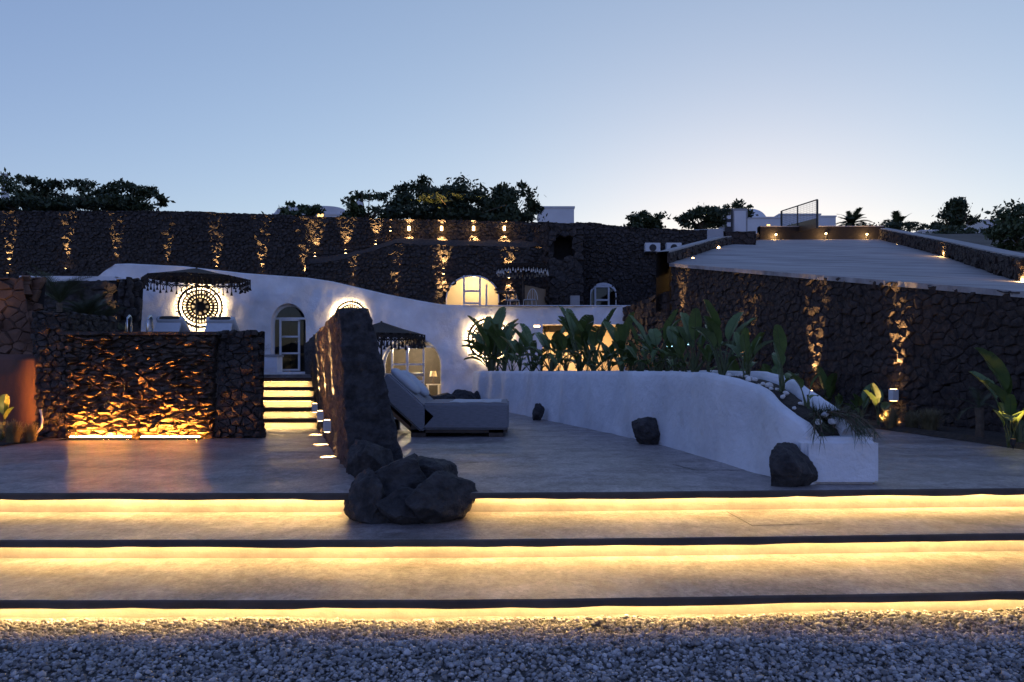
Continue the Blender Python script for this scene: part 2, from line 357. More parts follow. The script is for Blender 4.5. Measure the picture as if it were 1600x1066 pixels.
for i in range(3):
    t = thing('broad_step', STEP_LABEL[i], 'step', (0, 0, 0), 'broad lit steps up to the terrace')
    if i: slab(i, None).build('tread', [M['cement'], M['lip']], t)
    mb = MB(); z = -RISE * i
    mb.grid([[(x, nose(i, x) + SETBACK + .004 * fbm((x, i, 0), 2, 3), zz) for x in XS] for zz in (z - SLAB - .001, z - .12, z - RISE - .02)], flip=False)
    mb.build('riser', M['riser'], t)
    spans = [(-13.5, -1.40), (-.36, 13.5)] if i == 0 else [(-13.5, 13.5)]
    for (a, b) in spans:
        mb = MB(); n = max(2, int((b - a) / .35)); r0, r1 = [], []
        for k in range(n + 1):
            x = lerp(a, b, k / n); y = nose(i, x) + SETBACK - .05
            r0.append((x, y, z - SLAB - .010)); r1.append((x, y + .022, z - SLAB - .010))
        mb.grid([r0, r1]); mb.build('led_strip', M['led_low' if i == 2 else 'led'], t)
        mb = MB(); mb.grid([[(p[0], p[1] - .003, p[2] + .006) for p in r0], [(p[0], p[1] + .003, p[2] + .006) for p in r1]]); mb.build('led_channel', M['metal'], t)
# access hatches let into the floor
def hatch(quad, label, z=0.0):
    t = thing('floor_hatch', label, 'hatch', (0, 0, 0))
    c = sum((Vector(q) for q in quad), Vector()) / 4
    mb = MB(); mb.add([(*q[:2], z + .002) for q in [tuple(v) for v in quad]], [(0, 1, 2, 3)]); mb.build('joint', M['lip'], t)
    mb = MB(); qs = [c + (Vector(q) - c) * .985 for q in quad]; mb.add([(q.x, q.y, z + .004) for q in qs], [(0, 1, 2, 3)]); mb.build('lid', M['cement'], t)
def floor_pt(px, py, z=0.0): D = (ZC - z) * F / (py - HY); return Vector(((px - CX) / F * D, D, z))
hatch([floor_pt(1085, 735), floor_pt(1188, 735), floor_pt(1160, 715), floor_pt(1050, 726)], 'square floor hatch at the foot of the white planter')
hatch([floor_pt(640, 727), floor_pt(748, 723), floor_pt(722, 710), floor_pt(630, 711)], 'floor hatch between the dark blade wall and daybed')
hatch([floor_pt(1175, 822, -RISE), floor_pt(1285, 819, -RISE), floor_pt(1236, 799, -RISE), floor_pt(1135, 800, -RISE)], 'floor hatch in the tread below the terrace edge', -RISE)

# ---------------------------------------------------------------- gravel
def gravel_h(x, y): return -.60 - .085 * max(0, min(1, (y - 4.45) / .5)) + .025 * nz((x, y, 0), .9, 5) + .02 * nz((x, y, 0), 2.6, 1)
gb = MB(); gb.grid([[(x, y, gravel_h(x, y) - .012) for x in [-14 + .25 * k for k in range(113)]] for y in [-6 + .2 * k for k in range(58)]])
gbo = gb.build('gravel_ground', M['gravelbed'], None, True); tag(gbo, kind='structure')
ico = bmesh.new(); bmesh.ops.create_icosphere(ico, subdivisions=1, radius=1.0)
IV = np.array([v.co[:] for v in ico.verts]); IT = np.array([[v.index for v in f.verts] for f in ico.faces]); ico.free()
def pebbles(n, x0, x1, y0, y1, smin, smax):
    xs = rng.uniform(x0, x1, n); ys = rng.uniform(y0, y1, n); ok = np.array([y < nose(2, x) + .30 for x, y in zip(xs, ys)]); xs, ys = xs[ok], ys[ok]; n = len(xs)
    zs = np.array([gravel_h(x, y) for x, y in zip(xs, ys)]) + rng.uniform(-.006, .012, n)
    s = smin + (smax - smin) * rng.beta(1.4, 3.5, n)
    Vj = IV[None] * (1 + rng.uniform(-.28, .28, (n, len(IV), 1))) * (np.stack([s, s * rng.uniform(.6, .95, n), s * rng.uniform(.4, .7, n)], 1)[:, None, :])
    a, b = rng.uniform(0, 6.283, n), rng.normal(0, .45, n)
    ca, sa, cb, sb = np.cos(a), np.sin(a), np.cos(b), np.sin(b)
    X = Vj[..., 0] * cb[:, None] + Vj[..., 2] * sb[:, None]; Z = -Vj[..., 0] * sb[:, None] + Vj[..., 2] * cb[:, None]; Y = Vj[..., 1]
    W = np.stack([X * ca[:, None] - Y * sa[:, None] + xs[:, None], X * sa[:, None] + Y * ca[:, None] + ys[:, None], Z + zs[:, None]], 2)
    T = IT[None] + (np.arange(n) * len(IV))[:, None, None]
    return W.reshape(-1, 3), T.reshape(-1, 3), np.repeat(rng.beta(1.2, 1.8, n), len(IV))
W1, T1, A1 = pebbles(46000, -4.6, 4.6, 3.3, 5.5, .007, .031)
W2, T2, A2 = pebbles(9000, -9, 9, 1.0, 5.5, .012, .036)
go = link('gravel', np_mesh('gravel', np.concatenate([W1, W2]), np.concatenate([T1, T2 + len(W1)]), M['gravel'], np.concatenate([A1, A2])))
tag(go, 'grey crushed stone gravel in front of the lowest step', 'gravel', kind='stuff')

# ---------------------------------------------------------------- white house with curved front
FD = [(60, 23.6), (150, 24.0), (250, 24.3), (400, 25.0), (520, 26.0), (600, 26.8), (690, 27.2), (800, 27.4), (990, 26.8)]
FT = [(60, 462), (146, 437), (165, 422), (178, 413.5), (200, 413), (285, 417), (380, 428), (480, 435), (520, 441), (600, 460), (650, 470), (690, 477), (720, 478), (990, 478)]
fx = []; acc = 0.0; prev = None
for px in range(60, 992, 2):
    p = G(px, interp(px, FD))
    if prev is not None: acc += (p - prev).length
    fx.append((px, acc, p)); prev = p
def fac_u(px): return interp(px, [(a, b) for a, b, c in fx])
U_PX = [(b, a) for a, b, c in fx]
def fac_px(u): return interp(u, U_PX)
def fac_pt(u, z, out=0.0):
    px = fac_px(u); D = interp(px, FD); D2 = interp(px + 4, FD); p = G(px, D, z); q = G(px + 4, D2, z); t = (q - p).normalized()
    return p + Vector((t.y, -t.x, 0)) * out
def fac_z(px, py): return ZC + (HY - py) / F * interp(px, FD)
def arch_poly(u0, u1, z0, zs, zt, n=14):
    c = (u0 + u1) / 2; r = (u1 - u0) / 2
    return [(u0, z0)] + [(c - r * math.cos(math.pi * k / n), zs + (zt - zs) * math.sin(math.pi * k / n)) for k in range(n + 1)] + [(u1, z0)]
house = thing('white_house', 'whitewashed cave house with a long sloping curved front and arched doors', 'house', G(560, 26.5, 0))
house_inv = Matrix.Translation(-house.location)
door_a = arch_poly(fac_u(423), fac_u(478), .98, fac_z(450, 506), fac_z(450, 474))
door_b = arch_poly(fac_u(596), fac_u(690), -.06, fac_z(643, 570), fac_z(643, 526))
porch = [(fac_u(848), -.06), (fac_u(848), fac_z(850, 507)), (fac_u(972), fac_z(970, 507)), (fac_u(972), -.06)]
outline = [(fac_u(60), -.1)] + [(fac_u(px), fac_z(px, y)) for px, y in FT] + [(fac_u(990), -.1)]
LAMPS_ON_FACADE = [(314, 478), (547, 492), (763, 528)]
def fac_map(u, z):
    p = fac_pt(u, z, 0); b = .06 * fbm((p.x, p.y, p.z), .8, 2) + .050 * fbm((p.x * 1.0, p.y, p.z * .8), 2.6, 3, 5)
    return fac_pt(u, z, b) - house.location
panel(outline, [door_a, door_b, porch], .085, fac_map, 'wall', M['white'], house)
def reveal(poly, depth, name='jamb', m='white'):
    mb = MB(); mb.grid([[Vector(fac_map(u, z)) + Vector((0, dd, 0)) for u, z in poly] for dd in (0, .04, depth)])
    return mb.build(name, M[m], house, True)
reveal(door_a, .34); reveal(door_b, .45); reveal(porch, .5)
mb = MB(); mb.grid([[Vector(fac_map(u, z)) + Vector((0, dd, dz)) for u, z in outline[1:-1]] for dd, dz in ((0, 0), (.06, .03), (.4, .04), (.5, -.4))]); mb.build('parapet', M['white'], house, True)
def room(pu0, pu1, z0, z1, d0, depth, m, name='room'):
    a, b = fac_pt(pu0, z0), fac_pt(pu1, z0); y0 = max(a.y, b.y) + d0; mb = MB(); x0, x1, y1 = a.x, b.x, y0 + depth
    v = [(x0, y0, z0), (x1, y0, z0), (x1, y1, z0), (x0, y1, z0), (x0, y0, z1), (x1, y0, z1), (x1, y1, z1), (x0, y1, z1)]
    mb.add([Vector(p) - house.location for p in v], [(0, 1, 2, 3), (7, 6, 5, 4), (3, 2, 6, 7), (0, 3, 7, 4), (1, 5, 6, 2)]); return mb.build(name, M[m], house), (x0, x1, y0, y1)
_, rb = room(fac_u(560), fac_u(700), -.01, 2.3, .30, 3.2, 'cream')
_, rp = room(fac_u(842), fac_u(985), -.01, 2.75, .35, 2.4, 'cream', 'porch_recess')
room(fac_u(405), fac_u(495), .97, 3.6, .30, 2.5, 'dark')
# doors: thing > part > sub-part
def bar_frame(name, bars, depth, m, parent):
    mb = MB()
    for (a, b, w) in bars:
        a, b = Vector(a), Vector(b); d = (b - a); L = d.length; c = (a + b) / 2
        ang = math.atan2(d.z, d.x); rot = Matrix.Rotation(-ang, 3, 'Y'); mb.box(c, (L, depth, w), 0, rot)
    return mb.build(name, M[m], parent)
def arch_door(poly, back, leafs, transom_z, z0, label_unused=None, panes=3, side=True):
    us = [p[0] for p in poly]; u0, u1 = min(us), max(us); zt = max(p[1] for p in poly)
    def q(u, z): return fac_pt(u, z) + Vector((0, back, 0)) - house.location
    d = link('door', MB().mesh('door', M['frame']), house) if False else None
    mb = MB(); ring = [q(u, z) for u, z in poly]; cen = q((u0 + u1) / 2, (z0 + zt) / 2)
    inner = [cen + (p - cen) * .93 for p in ring]; inner = [Vector((p.x, p.y, max(p.z, q(u0, z0).z + .0))) for p in inner]
    mb.grid([ring, inner]); mb.grid([[p + Vector((0, .06, 0)) for p in inner], inner])
    mb.box((q((u0 + u1) / 2, transom_z)), ((u1 - u0) * .97, .07, .07))
    door = mb.build('door', M['frame'], house)
    for (ua, ub) in leafs:
        bars = [(q(ua, z0 + .03), q(ua, transom_z), .065), (q(ub, z0 + .03), q(ub, transom_z), .065)]
        for k in range(panes + 1):
            zz = lerp(z0 + .06, transom_z - .05, k / panes); bars.append((q(ua, zz) + Vector((0, .012, 0)), q(ub, zz) + Vector((0, .012, 0)), .06))
        bar_frame('leaf_frame', bars, .055, 'frame', door)
        for k in range(panes):
            za, zb = lerp(z0 + .06, transom_z - .05, k / panes) + .03, lerp(z0 + .06, transom_z - .05, (k + 1) / panes) - .03
            mb = MB(); mb.add([q(ua + .03, za) + Vector((0, .02, 0)), q(ub - .03, za) + Vector((0, .02, 0)), q(ub - .03, zb) + Vector((0, .02, 0)), q(ua + .03, zb) + Vector((0, .02, 0))], [(0, 1, 2, 3)]); mb.build('pane', M['glass'], door)
        mb = MB(); mb.box(q(lerp(ua, ub, .88), z0 + 1.0) + Vector((0, -.05, 0)), (.10, .02, .025)); mb.build('handle', M['steel'], door)
    mb = MB(); pl = [p for p in poly if p[1] >= transom_z]; pl = [(u0 + .03, transom_z + .04)] + pl + [(u1 - .03, transom_z + .04)]
    mb.add([q(u, z) + Vector((0, .03, 0)) for u, z in pl], [tuple(range(len(pl)))]); mb.build('fanlight', M['glass'], door)
    lo, hi = min(a for a, b in leafs), max(b for a, b in leafs)
    for (sa, sb) in ((u0 + .03, lo - .04), (hi + .04, u1 - .03)):
        if sb - sa > .06:
            mb = MB(); mb.add([q(sa, z0 + .02) + Vector((0, .03, 0)), q(sb, z0 + .02) + Vector((0, .03, 0)), q(sb, transom_z) + Vector((0, .03, 0)), q(sa, transom_z) + Vector((0, .03, 0))], [(0, 1, 2, 3)]); mb.build('sidelight', M['glass'], door)
    return door
arch_door(door_a, .26, [(fac_u(434.5), fac_u(464))], fac_z(450, 497), .98, panes=3)
arch_door(door_b, .38, [(fac_u(610), fac_u(633.5)), (fac_u(635), fac_u(660))], fac_z(643, 541), .0, panes=3)
# room lamps that light the arched door and the porch
t = thing('pendant_lamp', 'warm pendant lamp lighting the room behind the glazed double doors', 'lamp', ((rb[0] + rb[1]) / 2 + .2, rb[2] + 1.3, 1.9))
MB().lathe([(.02, .12), (.05, .10), (.14, -.04), (.13, -.04), (.04, .08)], (0, 0, 0), 16).build('lamp_shade', M['lampwhite'], t); MB().tube([(0, 0, .1), (0, 0, .4)], .006).build('cord', M['metal'], t)
MB().lathe([(.0, .03), (.035, .0), (.0, -.04)], (0, 0, 0), 10).build('bulb', M['bulb'], t); point(t, (0, 0, -.10), 170, (1, .76, .46), .06)
t = thing('pendant_lamp', 'warm pendant lamp in the porch behind the banana plants', 'lamp', ((rp[0] + rp[1]) / 2 - .2, rp[2] + .9, 2.2))
MB().lathe([(.02, .12), (.05, .10), (.14, -.04), (.13, -.04), (.04, .08)], (0, 0, 0), 16).build('lamp_shade', M['lampwhite'], t); MB().tube([(0, 0, .1), (0, 0, .55)], .006).build('cord', M['metal'], t)
MB().lathe([(.0, .03), (.035, .0), (.0, -.04)], (0, 0, 0), 10).build('bulb', M['bulb'], t); point(t, (0, 0, -.10), 80, (1, .62, .29), .06)
t = thing('side_table', 'small white side table seen through the arched glazed doors', 'table', G(677, 28.6, 0))
mb = MB(); mb.box((0, 0, .5), (.5, .4, .04)); mb.build('table_top', M['lampwhite'], t)
for sx in (-.2, .2):
    for sy in (-.15, .15): mb = MB(); mb.box((sx, sy, .24), (.04, .04, .48)); mb.build('leg', M['lampwhite'], t)
t = thing('table_lamp', 'table lamp on the side table inside the arched doors', 'lamp', G(677, 28.6, .52))
MB().lathe([(.09, 0), (.09, .02), (.02, .04), (.02, .3)], n=12).build('base', M['dwood'], t); MB().lathe([(.14, .28), (.10, .48)], n=16).build('lamp_shade', M['cream'], t)
# porch slot lamp
lx = fac_pt(fac_u(839), fac_z(839, 510), .03); t = thing('slot_lamp', 'small lit slot lamp on the white wall beside the porch', 'lamp', lx)
MB().box((0, 0, 0), (.24, .05, .10)).build('housing', M['lampwhite'], t); MB().box((0, -.027, 0), (.20, .006, .06)).build('lens', M['bulb'], t)
# bench and planter by the left door
t = thing('bench', 'low rendered bench beside the narrow arched door', 'bench', G(416, 22, .95))
MB().box((0, 0, .24), (.78, .5, .44)).build('seat_block', M['white'], t); MB().box((0, 0, .49), (.84, .56, .06)).build('seat_slab', M['cap'], t)

# ---------------------------------------------------------------- back-lit mandalas on the house front
def mandala(px, py, rad, label):
    c = fac_pt(fac_u(px), fac_z(px, py), .16); tg = fac_pt(fac_u(px) + .3, 0) - fac_pt(fac_u(px) - .3, 0); t = thing('wall_mandala', label, 'wall decoration', c, 'round openwork discs glowing on the white wall', math.atan2(tg.y, tg.x))
    def circ(r, y=0, n=48): return [(r * math.cos(2 * math.pi * k / n), y, r * math.sin(2 * math.pi * k / n)) for k in range(n + 1)]
    for r, w in ((1, .034), (.80, .03), (.60, .034), (.42, .04), (.2, .05)):
        mb = MB(); mb.tube(circ(r * rad), w * rad * 1.3, 6, cap=False); mb.build('hoop', M['rope'], t, True)
    for (r0, r1, n, w) in ((.80, 1.06, 40, .026), (.60, .80, 32, .042), (.42, .60, 24, .06), (.20, .42, 8, .085)):
        mb = MB()
        for k in range(n):
            a = 2 * math.pi * (k + .5) / n; mb.tube([(r0 * rad * math.cos(a), 0, r0 * rad * math.sin(a)), (r1 * rad * math.cos(a), 0, r1 * rad * math.sin(a))], [w * rad * .6, w * rad], 5)
            if r1 > 1: mb.box((1.09 * rad * math.cos(a), 0, 1.09 * rad * math.sin(a)), (.05 * rad,) * 3)
        o = mb.build('spokes', M['rope'], t); o['kind'] = 'stuff'
    MB().add([(r * math.cos(2 * math.pi * k / 16), .004 * (r > 0), r * math.sin(2 * math.pi * k / 16)) for k in range(16) for r in (.19 * rad,)], [tuple(range(16))]).build('boss', M['rope'], t)
    mb = MB(); n = 40; r0, r1 = [], []
    for k in range(n + 1):
        a = 2 * math.pi * k / n; r0.append((.93 * rad * math.cos(a), .05, .93 * rad * math.sin(a))); r1.append((1.0 * rad * math.cos(a), .05, 1.0 * rad * math.sin(a)))
    mb.grid([r0, r1]); mb.build('led_ring', M['ring'], t)
    mb = MB(); mb.grid([[(p[0] * .50, .06, p[2] * .50) for p in r0], [(p[0] * .50, .06, p[2] * .50) for p in r1]]); mb.build('inner_fill_ring', M['ring2'], t)  # inner glow ring is added, to light the wall behind the openwork
    mb = MB(); mb.grid([[(p[0], .046, p[2]) for p in r0], [(p[0], .046, p[2]) for p in r1]]); mb.build('ring_backing', M['metal'], t)
    return t
mandala(314, 480, .66, 'glowing openwork disc on the white wall under the wide dark parasol')
mandala(547, 497, .55, 'glowing openwork disc hidden behind the top of the dark blade wall')
mandala(763, 530, .72, 'glowing openwork disc behind the bushy banana plants')

# ---------------------------------------------------------------- dark stone walls behind
def backing(A, B, z0, top, off, name, parent, holes=(), m='mortar', sp=.5, side=1, batter=0.0, zb=0.0):
    fr, L = line_frame(A, B, batter, zb, side)
    n = 40; ol = [(0, z0)] + [(L * k / n, top(L * k / n)) for k in range(n + 1)] + [(L, z0)]
    def mp(u, v): p, t, nn = fr(u, v); return p - nn * off
    return panel(ol, list(holes), sp, mp, name, M[m], parent, False)
def prof(pts, D, X0): 
    q = [((px - CX) / F * D - X0, ZC + (HY - y) / F * D) for px, y in pts]
    return lambda u: interp(u, q)
# upper wall (whole width)
bw = thing('stone_wall', 'long tall wall of dark lava stone behind the white house', 'wall', (0, 0, 0))
top_main = prof([(-300, 330), (0, 330.5), (255, 330), (310, 331), (480, 338), (620, 343), (860, 348)], 32, -27)
fr, L = line_frame((-27, 32), (1.9, 32)); place_stones(layout(0, L, 2.6, top_main, .135, (.8, 1.6), 3), fr, .11, bw, M['lava'], 0, 3, ROUGH)
backing((-27, 32), (1.9, 32), 0, top_main, .03, 'wall_core', bw)
mb = MB(); mb.grid([[(-27 + L * k / 60, yy, top_main(L * k / 60) + dz + .03 * nz((k, 0, 0), .9)) for k in range(61)] for yy, dz in ((31.98, -.06), (32.5, .0))]); mb.build('wall_top', M['mortar'], bw)
# lower wall with the rising ledge, and the arched window of the upper terrace
lw = thing('stone_wall', 'lower dark stone wall with a rising ledge behind the upper terrace', 'wall', (0, 0, 0))
top_low = prof([(478, 413), (520, 409), (590, 391), (615, 381), (700, 384), (866, 388)], 30, G(478, 30).x)
X0 = G(478, 30).x; X1 = G(866, 30).x
def ap(D, px0, px1, ys, yt, z0, X0):
    return arch_poly((px0 - CX) / F * D - X0, (px1 - CX) / F * D - X0, z0, ZC + (HY - ys) / F * D, ZC + (HY - yt) / F * D)
win_poly = ap(30, 697, 780, 464, 430, 3.2, X0)
fr_low, L = line_frame((X0, 30), (X1, 30)); grow = [(a + (.12 if a > 6.5 else -.12), b + .12) for a, b in win_poly]
place_stones(layout(0, L, 2.6, top_low, .135, seed=5, holes=[win_poly]), fr_low, .12, lw, M['lava'], 0, 5, ROUGH)
backing((X0, 30), (X1, 30), 0, top_low, .03, 'wall_core', lw, [win_poly])
mb = MB(); rows = []
for (yy, k2) in ((29.98, 0), (30.5, .25), (31.1, .38), (31.9, .55)):
    rows.append([(X0 + L * k / 70, yy, top_low(L * k / 70) + k2 + .12 * fbm((X0 + L * k / 70, yy, 0), 1.5, 4)) for k in range(71)])
mb.grid(rows); mb.build('ledge', M['lavabrown'], lw)
mb = MB(); mb.grid([[(X0, yy, zz) for yy in (29.98, 31.0, 32.0)] for zz in (0, top_low(0) + .2)]); mb.build('return_wall', M['lava'], lw)
# right part of the wall, with a bay that holds the niche
rw = thing('stone_wall', 'dark stone wall carrying two air conditioners right of the niche tower', 'wall', (0, 0, 0))
XR = G(900, 31).x; XR1 = G(1105, 31).x
top_r = prof([(900, 347), (930, 349), (960, 353), (1000, 357), (1105, 360)], 31, XR)
small_poly = ap(31, 922, 963, 458, 442, 3.0, XR)
fr_r, L = line_frame((XR, 31), (XR1, 31)); place_stones(layout(0, L, 2.6, top_r, .14, seed=8, holes=[small_poly]), fr_r, .11, rw, M['lava'], 0, 8, ROUGH)
backing((XR, 31), (XR1, 31), 0, top_r, .03, 'wall_core', rw, [small_poly])
tw = thing('niche_tower', 'square dark stone tower with an arched niche above the terrace', 'tower', (0, 0, 0))
ta, tb, tc = (G(834, 31).x, 31.0), (G(857, 29.5).x, 29.5), (G(912, 29.5).x, 29.5)
niche = ap(29.5, 866, 896, 380, 367, 1 + (HY - 405) / F * 29.5, tb[0])
for (A, B, pr, ho, mm, sd) in ((ta, tb, prof([(834, 352), (858, 350)], 30.2, ta[0]), (), 'lavabrown', 21), (tb, tc, prof([(857, 350), (912, 349)], 29.5, tb[0]), (niche,), 'lava', 22)):
    frt, L = line_frame(A, B); place_stones(layout(0, L, 3.0, pr, .2, seed=sd, holes=ho), frt, .09, tw, M[mm], 0, sd, ROUGH)
    backing(A, B, 2.5, pr, .03, 'wall_core', tw, ho, sp=.3)
mb = MB(); n = [Vector((tb[0] + a, 29.5, b)) for a, b in niche]; mb.grid([n, [p + Vector((0, .7, 0)) for p in n]]); mb.add([p + Vector((0, .7, 0)) for p in n], [tuple(range(len(n)))]); mb.build('niche', M['mortar'], tw)
mb = MB(); zt = 1 + (HY - 350) / F * 29.5 + .02; mb.add([(ta[0], 31, zt), (tb[0], 29.5, zt), (tc[0], 29.5, zt), (tc[0], 31.2, zt)], [(0, 1, 2, 3)]); mb.build('cap', M['lava'], tw)
mb = MB(); mb.grid([[(tc[0], yy, zz) for yy in (29.5, 31.2)] for zz in (2.5, zt)]); mb.build('side_wall', M['lava'], tw)
# upper terrace floor
ut = MB(); ut.add([(-12, 28.0, 2.9), (9, 28.0, 3.15), (9, 31, 3.2), (-12, 31.9, 2.9)], [(0, 1, 2, 3)]); tag(ut.build('upper_terrace', M['cement']), kind='structure')
# arched windows of the upper terrace
def arched_unit(poly, X0, D, label, bars, fw, roomm, lit):
    t = thing('arched_window', label, 'window', (0, 0, 0))
    pts = [Vector((X0 + a, D - .06, b)) for a, b in poly]; us = [p.x for p in pts]; c = Vector(((min(us) + max(us)) / 2, D - .06, min(p.z for p in pts)))
    inn = [c + (p - c) * (1 - fw) for p in pts]
    mb = MB(); mb.grid([pts, inn]); mb.grid([[p + Vector((0, .12, 0)) for p in pts], pts]); mb.grid([inn, [p + Vector((0, .12, 0)) for p in inn]]); mb.build('frame', M['frame'], t)
    mb = MB(); mb.add([p + Vector((0, .10, 0)) for p in inn], [tuple(range(len(inn)))]); mb.build('pane', M['glass'], t)
    for (a, b) in bars:
        mb = MB(); a, b = Vector(a), Vector(b); d = b - a; mb.box((a + b) / 2, (abs(d.x) + .07, .06, abs(d.z) + .07)); mb.build('bar', M['frame'], t)
    x0, x1, z1 = min(us) - .3, max(us) + .3, max(p.z for p in pts) + .25; mb = MB(); y0, y1, z0 = D + .07, D + 1.75, 3.0
    v = [(x0, y0, z0), (x1, y0, z0), (x1, y1, z0), (x0, y1, z0), (x0, y0, z1), (x1, y0, z1), (x1, y1, z1), (x0, y1, z1)]
    mb.add(v, [(0, 1, 2, 3), (7, 6, 5, 4), (3, 2, 6, 7), (0, 3, 7, 4), (1, 5, 6, 2)]); mb.build('recess', M[roomm], t)
    if lit: point(t, (c.x, D + .9, z1 - .35), lit, (1, .74, .42), .08)
    return t
def pz(px, py, D): return P(px, py, D)
arched_unit(win_poly, X0, 30, 'wide half-round window glowing cream above the white wall', [(pz(725, 478, 29.93), pz(725, 432, 29.93)), (pz(750, 478, 29.93), pz(750, 432, 29.93)), (pz(725, 455, 29.92), pz(750, 455, 29.92)), (pz(725, 474, 29.92), pz(750, 474, 29.92)), (pz(760, 478, 29.93), pz(760, 446, 29.93))], .035, 'cream', 34)
arched_unit(small_poly, XR, 31, 'small arched door with pale blue frame in the dark wall', [(pz(930, 478, 30.93), pz(930, 447, 30.93)), (pz(951, 478, 30.93), pz(951, 447, 30.93)), (pz(930, 448, 30.92), pz(951, 448, 30.92)), (pz(930, 469, 30.92), pz(951, 469, 30.92))], .07, 'dark', 0)
# air conditioners
for px in (1019, 1052):
    c = P(px, 387, 30.75); t = thing('air_conditioner', 'white air conditioner box hung high on the dark stone wall', 'air conditioner', c, 'air conditioners on the dark wall')
    mb = MB(); mb.box((0, 0, 0), (.60, .30, .34)); mb.build('casing', M['acwhite'], t)
    mb = MB(); mb.tube([(0, -.152, -.03), (0, -.165, -.03)], .14, 18); mb.build('fan_grille', M['metal'], t); mb = MB(); mb.box((0, .16, -.2), (.5, .1, .04)); mb.build('bracket', M['metal'], t)

# ---------------------------------------------------------------- right stone wall and ramp
def RX(D): return 7.19 - .257 * (D - 14.2)
def RZ(D): return 2.22 + .177 * (D - 11.74)
rwall = thing('ramp_wall', 'tall rubble stone wall holding up the ramp beside the planting bed', 'wall', (0, 0, 0))
A, B = (RX(7.5), 7.5), (RX(23.5), 23.5); frw, L = line_frame(A, B, .03, 0, -1)
topw = lambda u: RZ(7.5 + 16 * u / L) - .03
st = layout(0, L, -.05, topw, .145, (.7, 1.7), 11)
def vis(s):
    p, t, n = frw(s[0], s[1]); px = CX + F * p.x / p.y
    return p.length + (50 if px > 1612 else 0) + (30 if s[1] < .25 else 0)
place_stones(st, frw, .085, rwall, M['lavabrown'], 300, 11, .2, vis, 'stone', .004, .13)
backing(A, B, -.1, topw, .045, 'wall_core', rwall, side=-1, batter=.03)
lowr = thing('stone_wall', 'low brown stone wall between the ramp and the white house', 'wall', (0, 0, 0))
A2, B2 = (RX(23.5), 23.5), (G(976, 26.7).x, 26.7); fl, L2 = line_frame(A2, B2, 0, 0, -1); tl = lambda u: lerp(3.45, 3.2, u / L2)
place_stones(layout(0, L2, .1, tl, .2, seed=13), fl, .12, lowr, M['lavabrown'], 0, 13); backing(A2, B2, 0, tl, .04, 'wall_core', lowr, side=-1)
mb = MB(); mb.grid([[(A2[0], A2[1], zz), (A2[0] + .6, A2[1] + 1.2, zz)] for zz in (0, RZ(23.5) - .04)]); mb.build('wall_end', M['lavabrown'], rwall)
LB = [(RX(7.5), 7.5, RZ(7.5)), (RX(11.74), 11.74, RZ(11.74)), (RX(14.2), 14.2, RZ(14.2)), (RX(16.6), 16.6, RZ(16.6)), (RX(19.5), 19.5, RZ(19.5)), (RX(23.5), 23.5, RZ(23.5)), tuple(P(1130, 384, 32)), tuple(P(1185, 375, 42)), tuple(P(1185, 374, 46))]
RB = [(14, 9.0, 1.7), (13.0, 13.5, 2.4), tuple(P(1600, 441, 18)), tuple(P(1560, 430, 20.5)), tuple(P(1520, 416, 24)), tuple(P(1476, 401, 29)), tuple(P(1425, 387, 35)), tuple(P(1375, 374, 42)), tuple(P(1372, 374, 46))]
def poly_at(pts, t):
    ls = [0]; 
    for a, b in zip(pts, pts[1:]): ls.append(ls[-1] + (Vector(b) - Vector(a)).length)
    s = t * ls[-1]
    for i in range(len(pts) - 1):
        if s <= ls[i + 1] + 1e-9: return Vector(pts[i]).lerp(Vector(pts[i + 1]), (s - ls[i]) / (ls[i + 1] - ls[i]))
    return Vector(pts[-1])
rows = []
for i in range(61):
    a, b = poly_at(LB, i / 60), poly_at(RB, i / 60)
    rows.append([a.lerp(b, k / 24) + Vector((0, 0, .012 * nz(a.lerp(b, k / 24), .8) if 0 < k < 24 else 0)) for k in range(25)])
mb = MB(); mb.grid(rows); mb.grid([[r[0] for r in rows], [r[0] - Vector((0, 0, .10)) for r in rows]], flip=True)
ramp = mb.build('ramp', M['road'], None, True); tag(ramp, kind='structure')
def parapet(pts, h, w, label, side=1, m='lavabrown'):
    t = thing('parapet_wall', label, 'wall', (0, 0, 0)); pts = [Vector(p) for p in pts]; L_, R_ = [], []
    for i, p in enumerate(pts):
        d = pts[min(i + 1, len(pts) - 1)] - pts[max(i - 1, 0)]; n = Vector((d.y, -d.x, 0)).normalized() * side; L_.append(p); R_.append(p + n * w)
    up = lambda q, z: [p + Vector((0, 0, z)) for p in q]
    mb = MB(); mb.grid([up(L_, -.3), up(L_, h)]); mb.grid([up(R_, -1.5), up(R_, h)]); mb.build('wall_core', M['mortar'], t)
    mb = MB(); mb.grid([[p + Vector((0, 0, h + .002)) for p in L_], [p + Vector((0, 0, h + .05)) for p in L_], up(R_, h + .05), up(R_, h + .002)]); mb.build('cap', M['cap'], t)
    st = []; acc = 0
    for a, b in zip(pts, pts[1:]):
        Ls = (b - a).length; sl = (b.z - a.z) / max(.01, math.hypot(b.x - a.x, b.y - a.y)); f0, l0 = line_frame(a, b, 0, 0, side * -1)
        fr2 = lambda u, v, f0=f0, a=a, sl=sl: (f0(u, v + a.z + sl * u)[0], f0(u, v)[1], f0(u, v)[2])
        place_stones(layout(0, l0, .0, lambda u: h, .17, seed=int(acc * 10) + 3), fr2, .09, t, M[m], 0, int(acc * 7) + 1); acc += Ls
    return t
parapet(RB[1:8], .55, .4, 'low stone parapet with pale cap along the far side of the ramp', 1)
parapet(LB[5:8], .32, .4, 'low stone kerb wall on the house side of the ramp', -1)
parapet([P(1183, 373.5, 43), P(1290, 373, 43.5), P(1378, 373, 43)], .6, .4, 'low stone wall across the top of the ramp', 1)
t = thing('retaining_wall', 'pale sloping concrete retaining slab beside the top of the ramp', 'wall', (0, 0, 0))
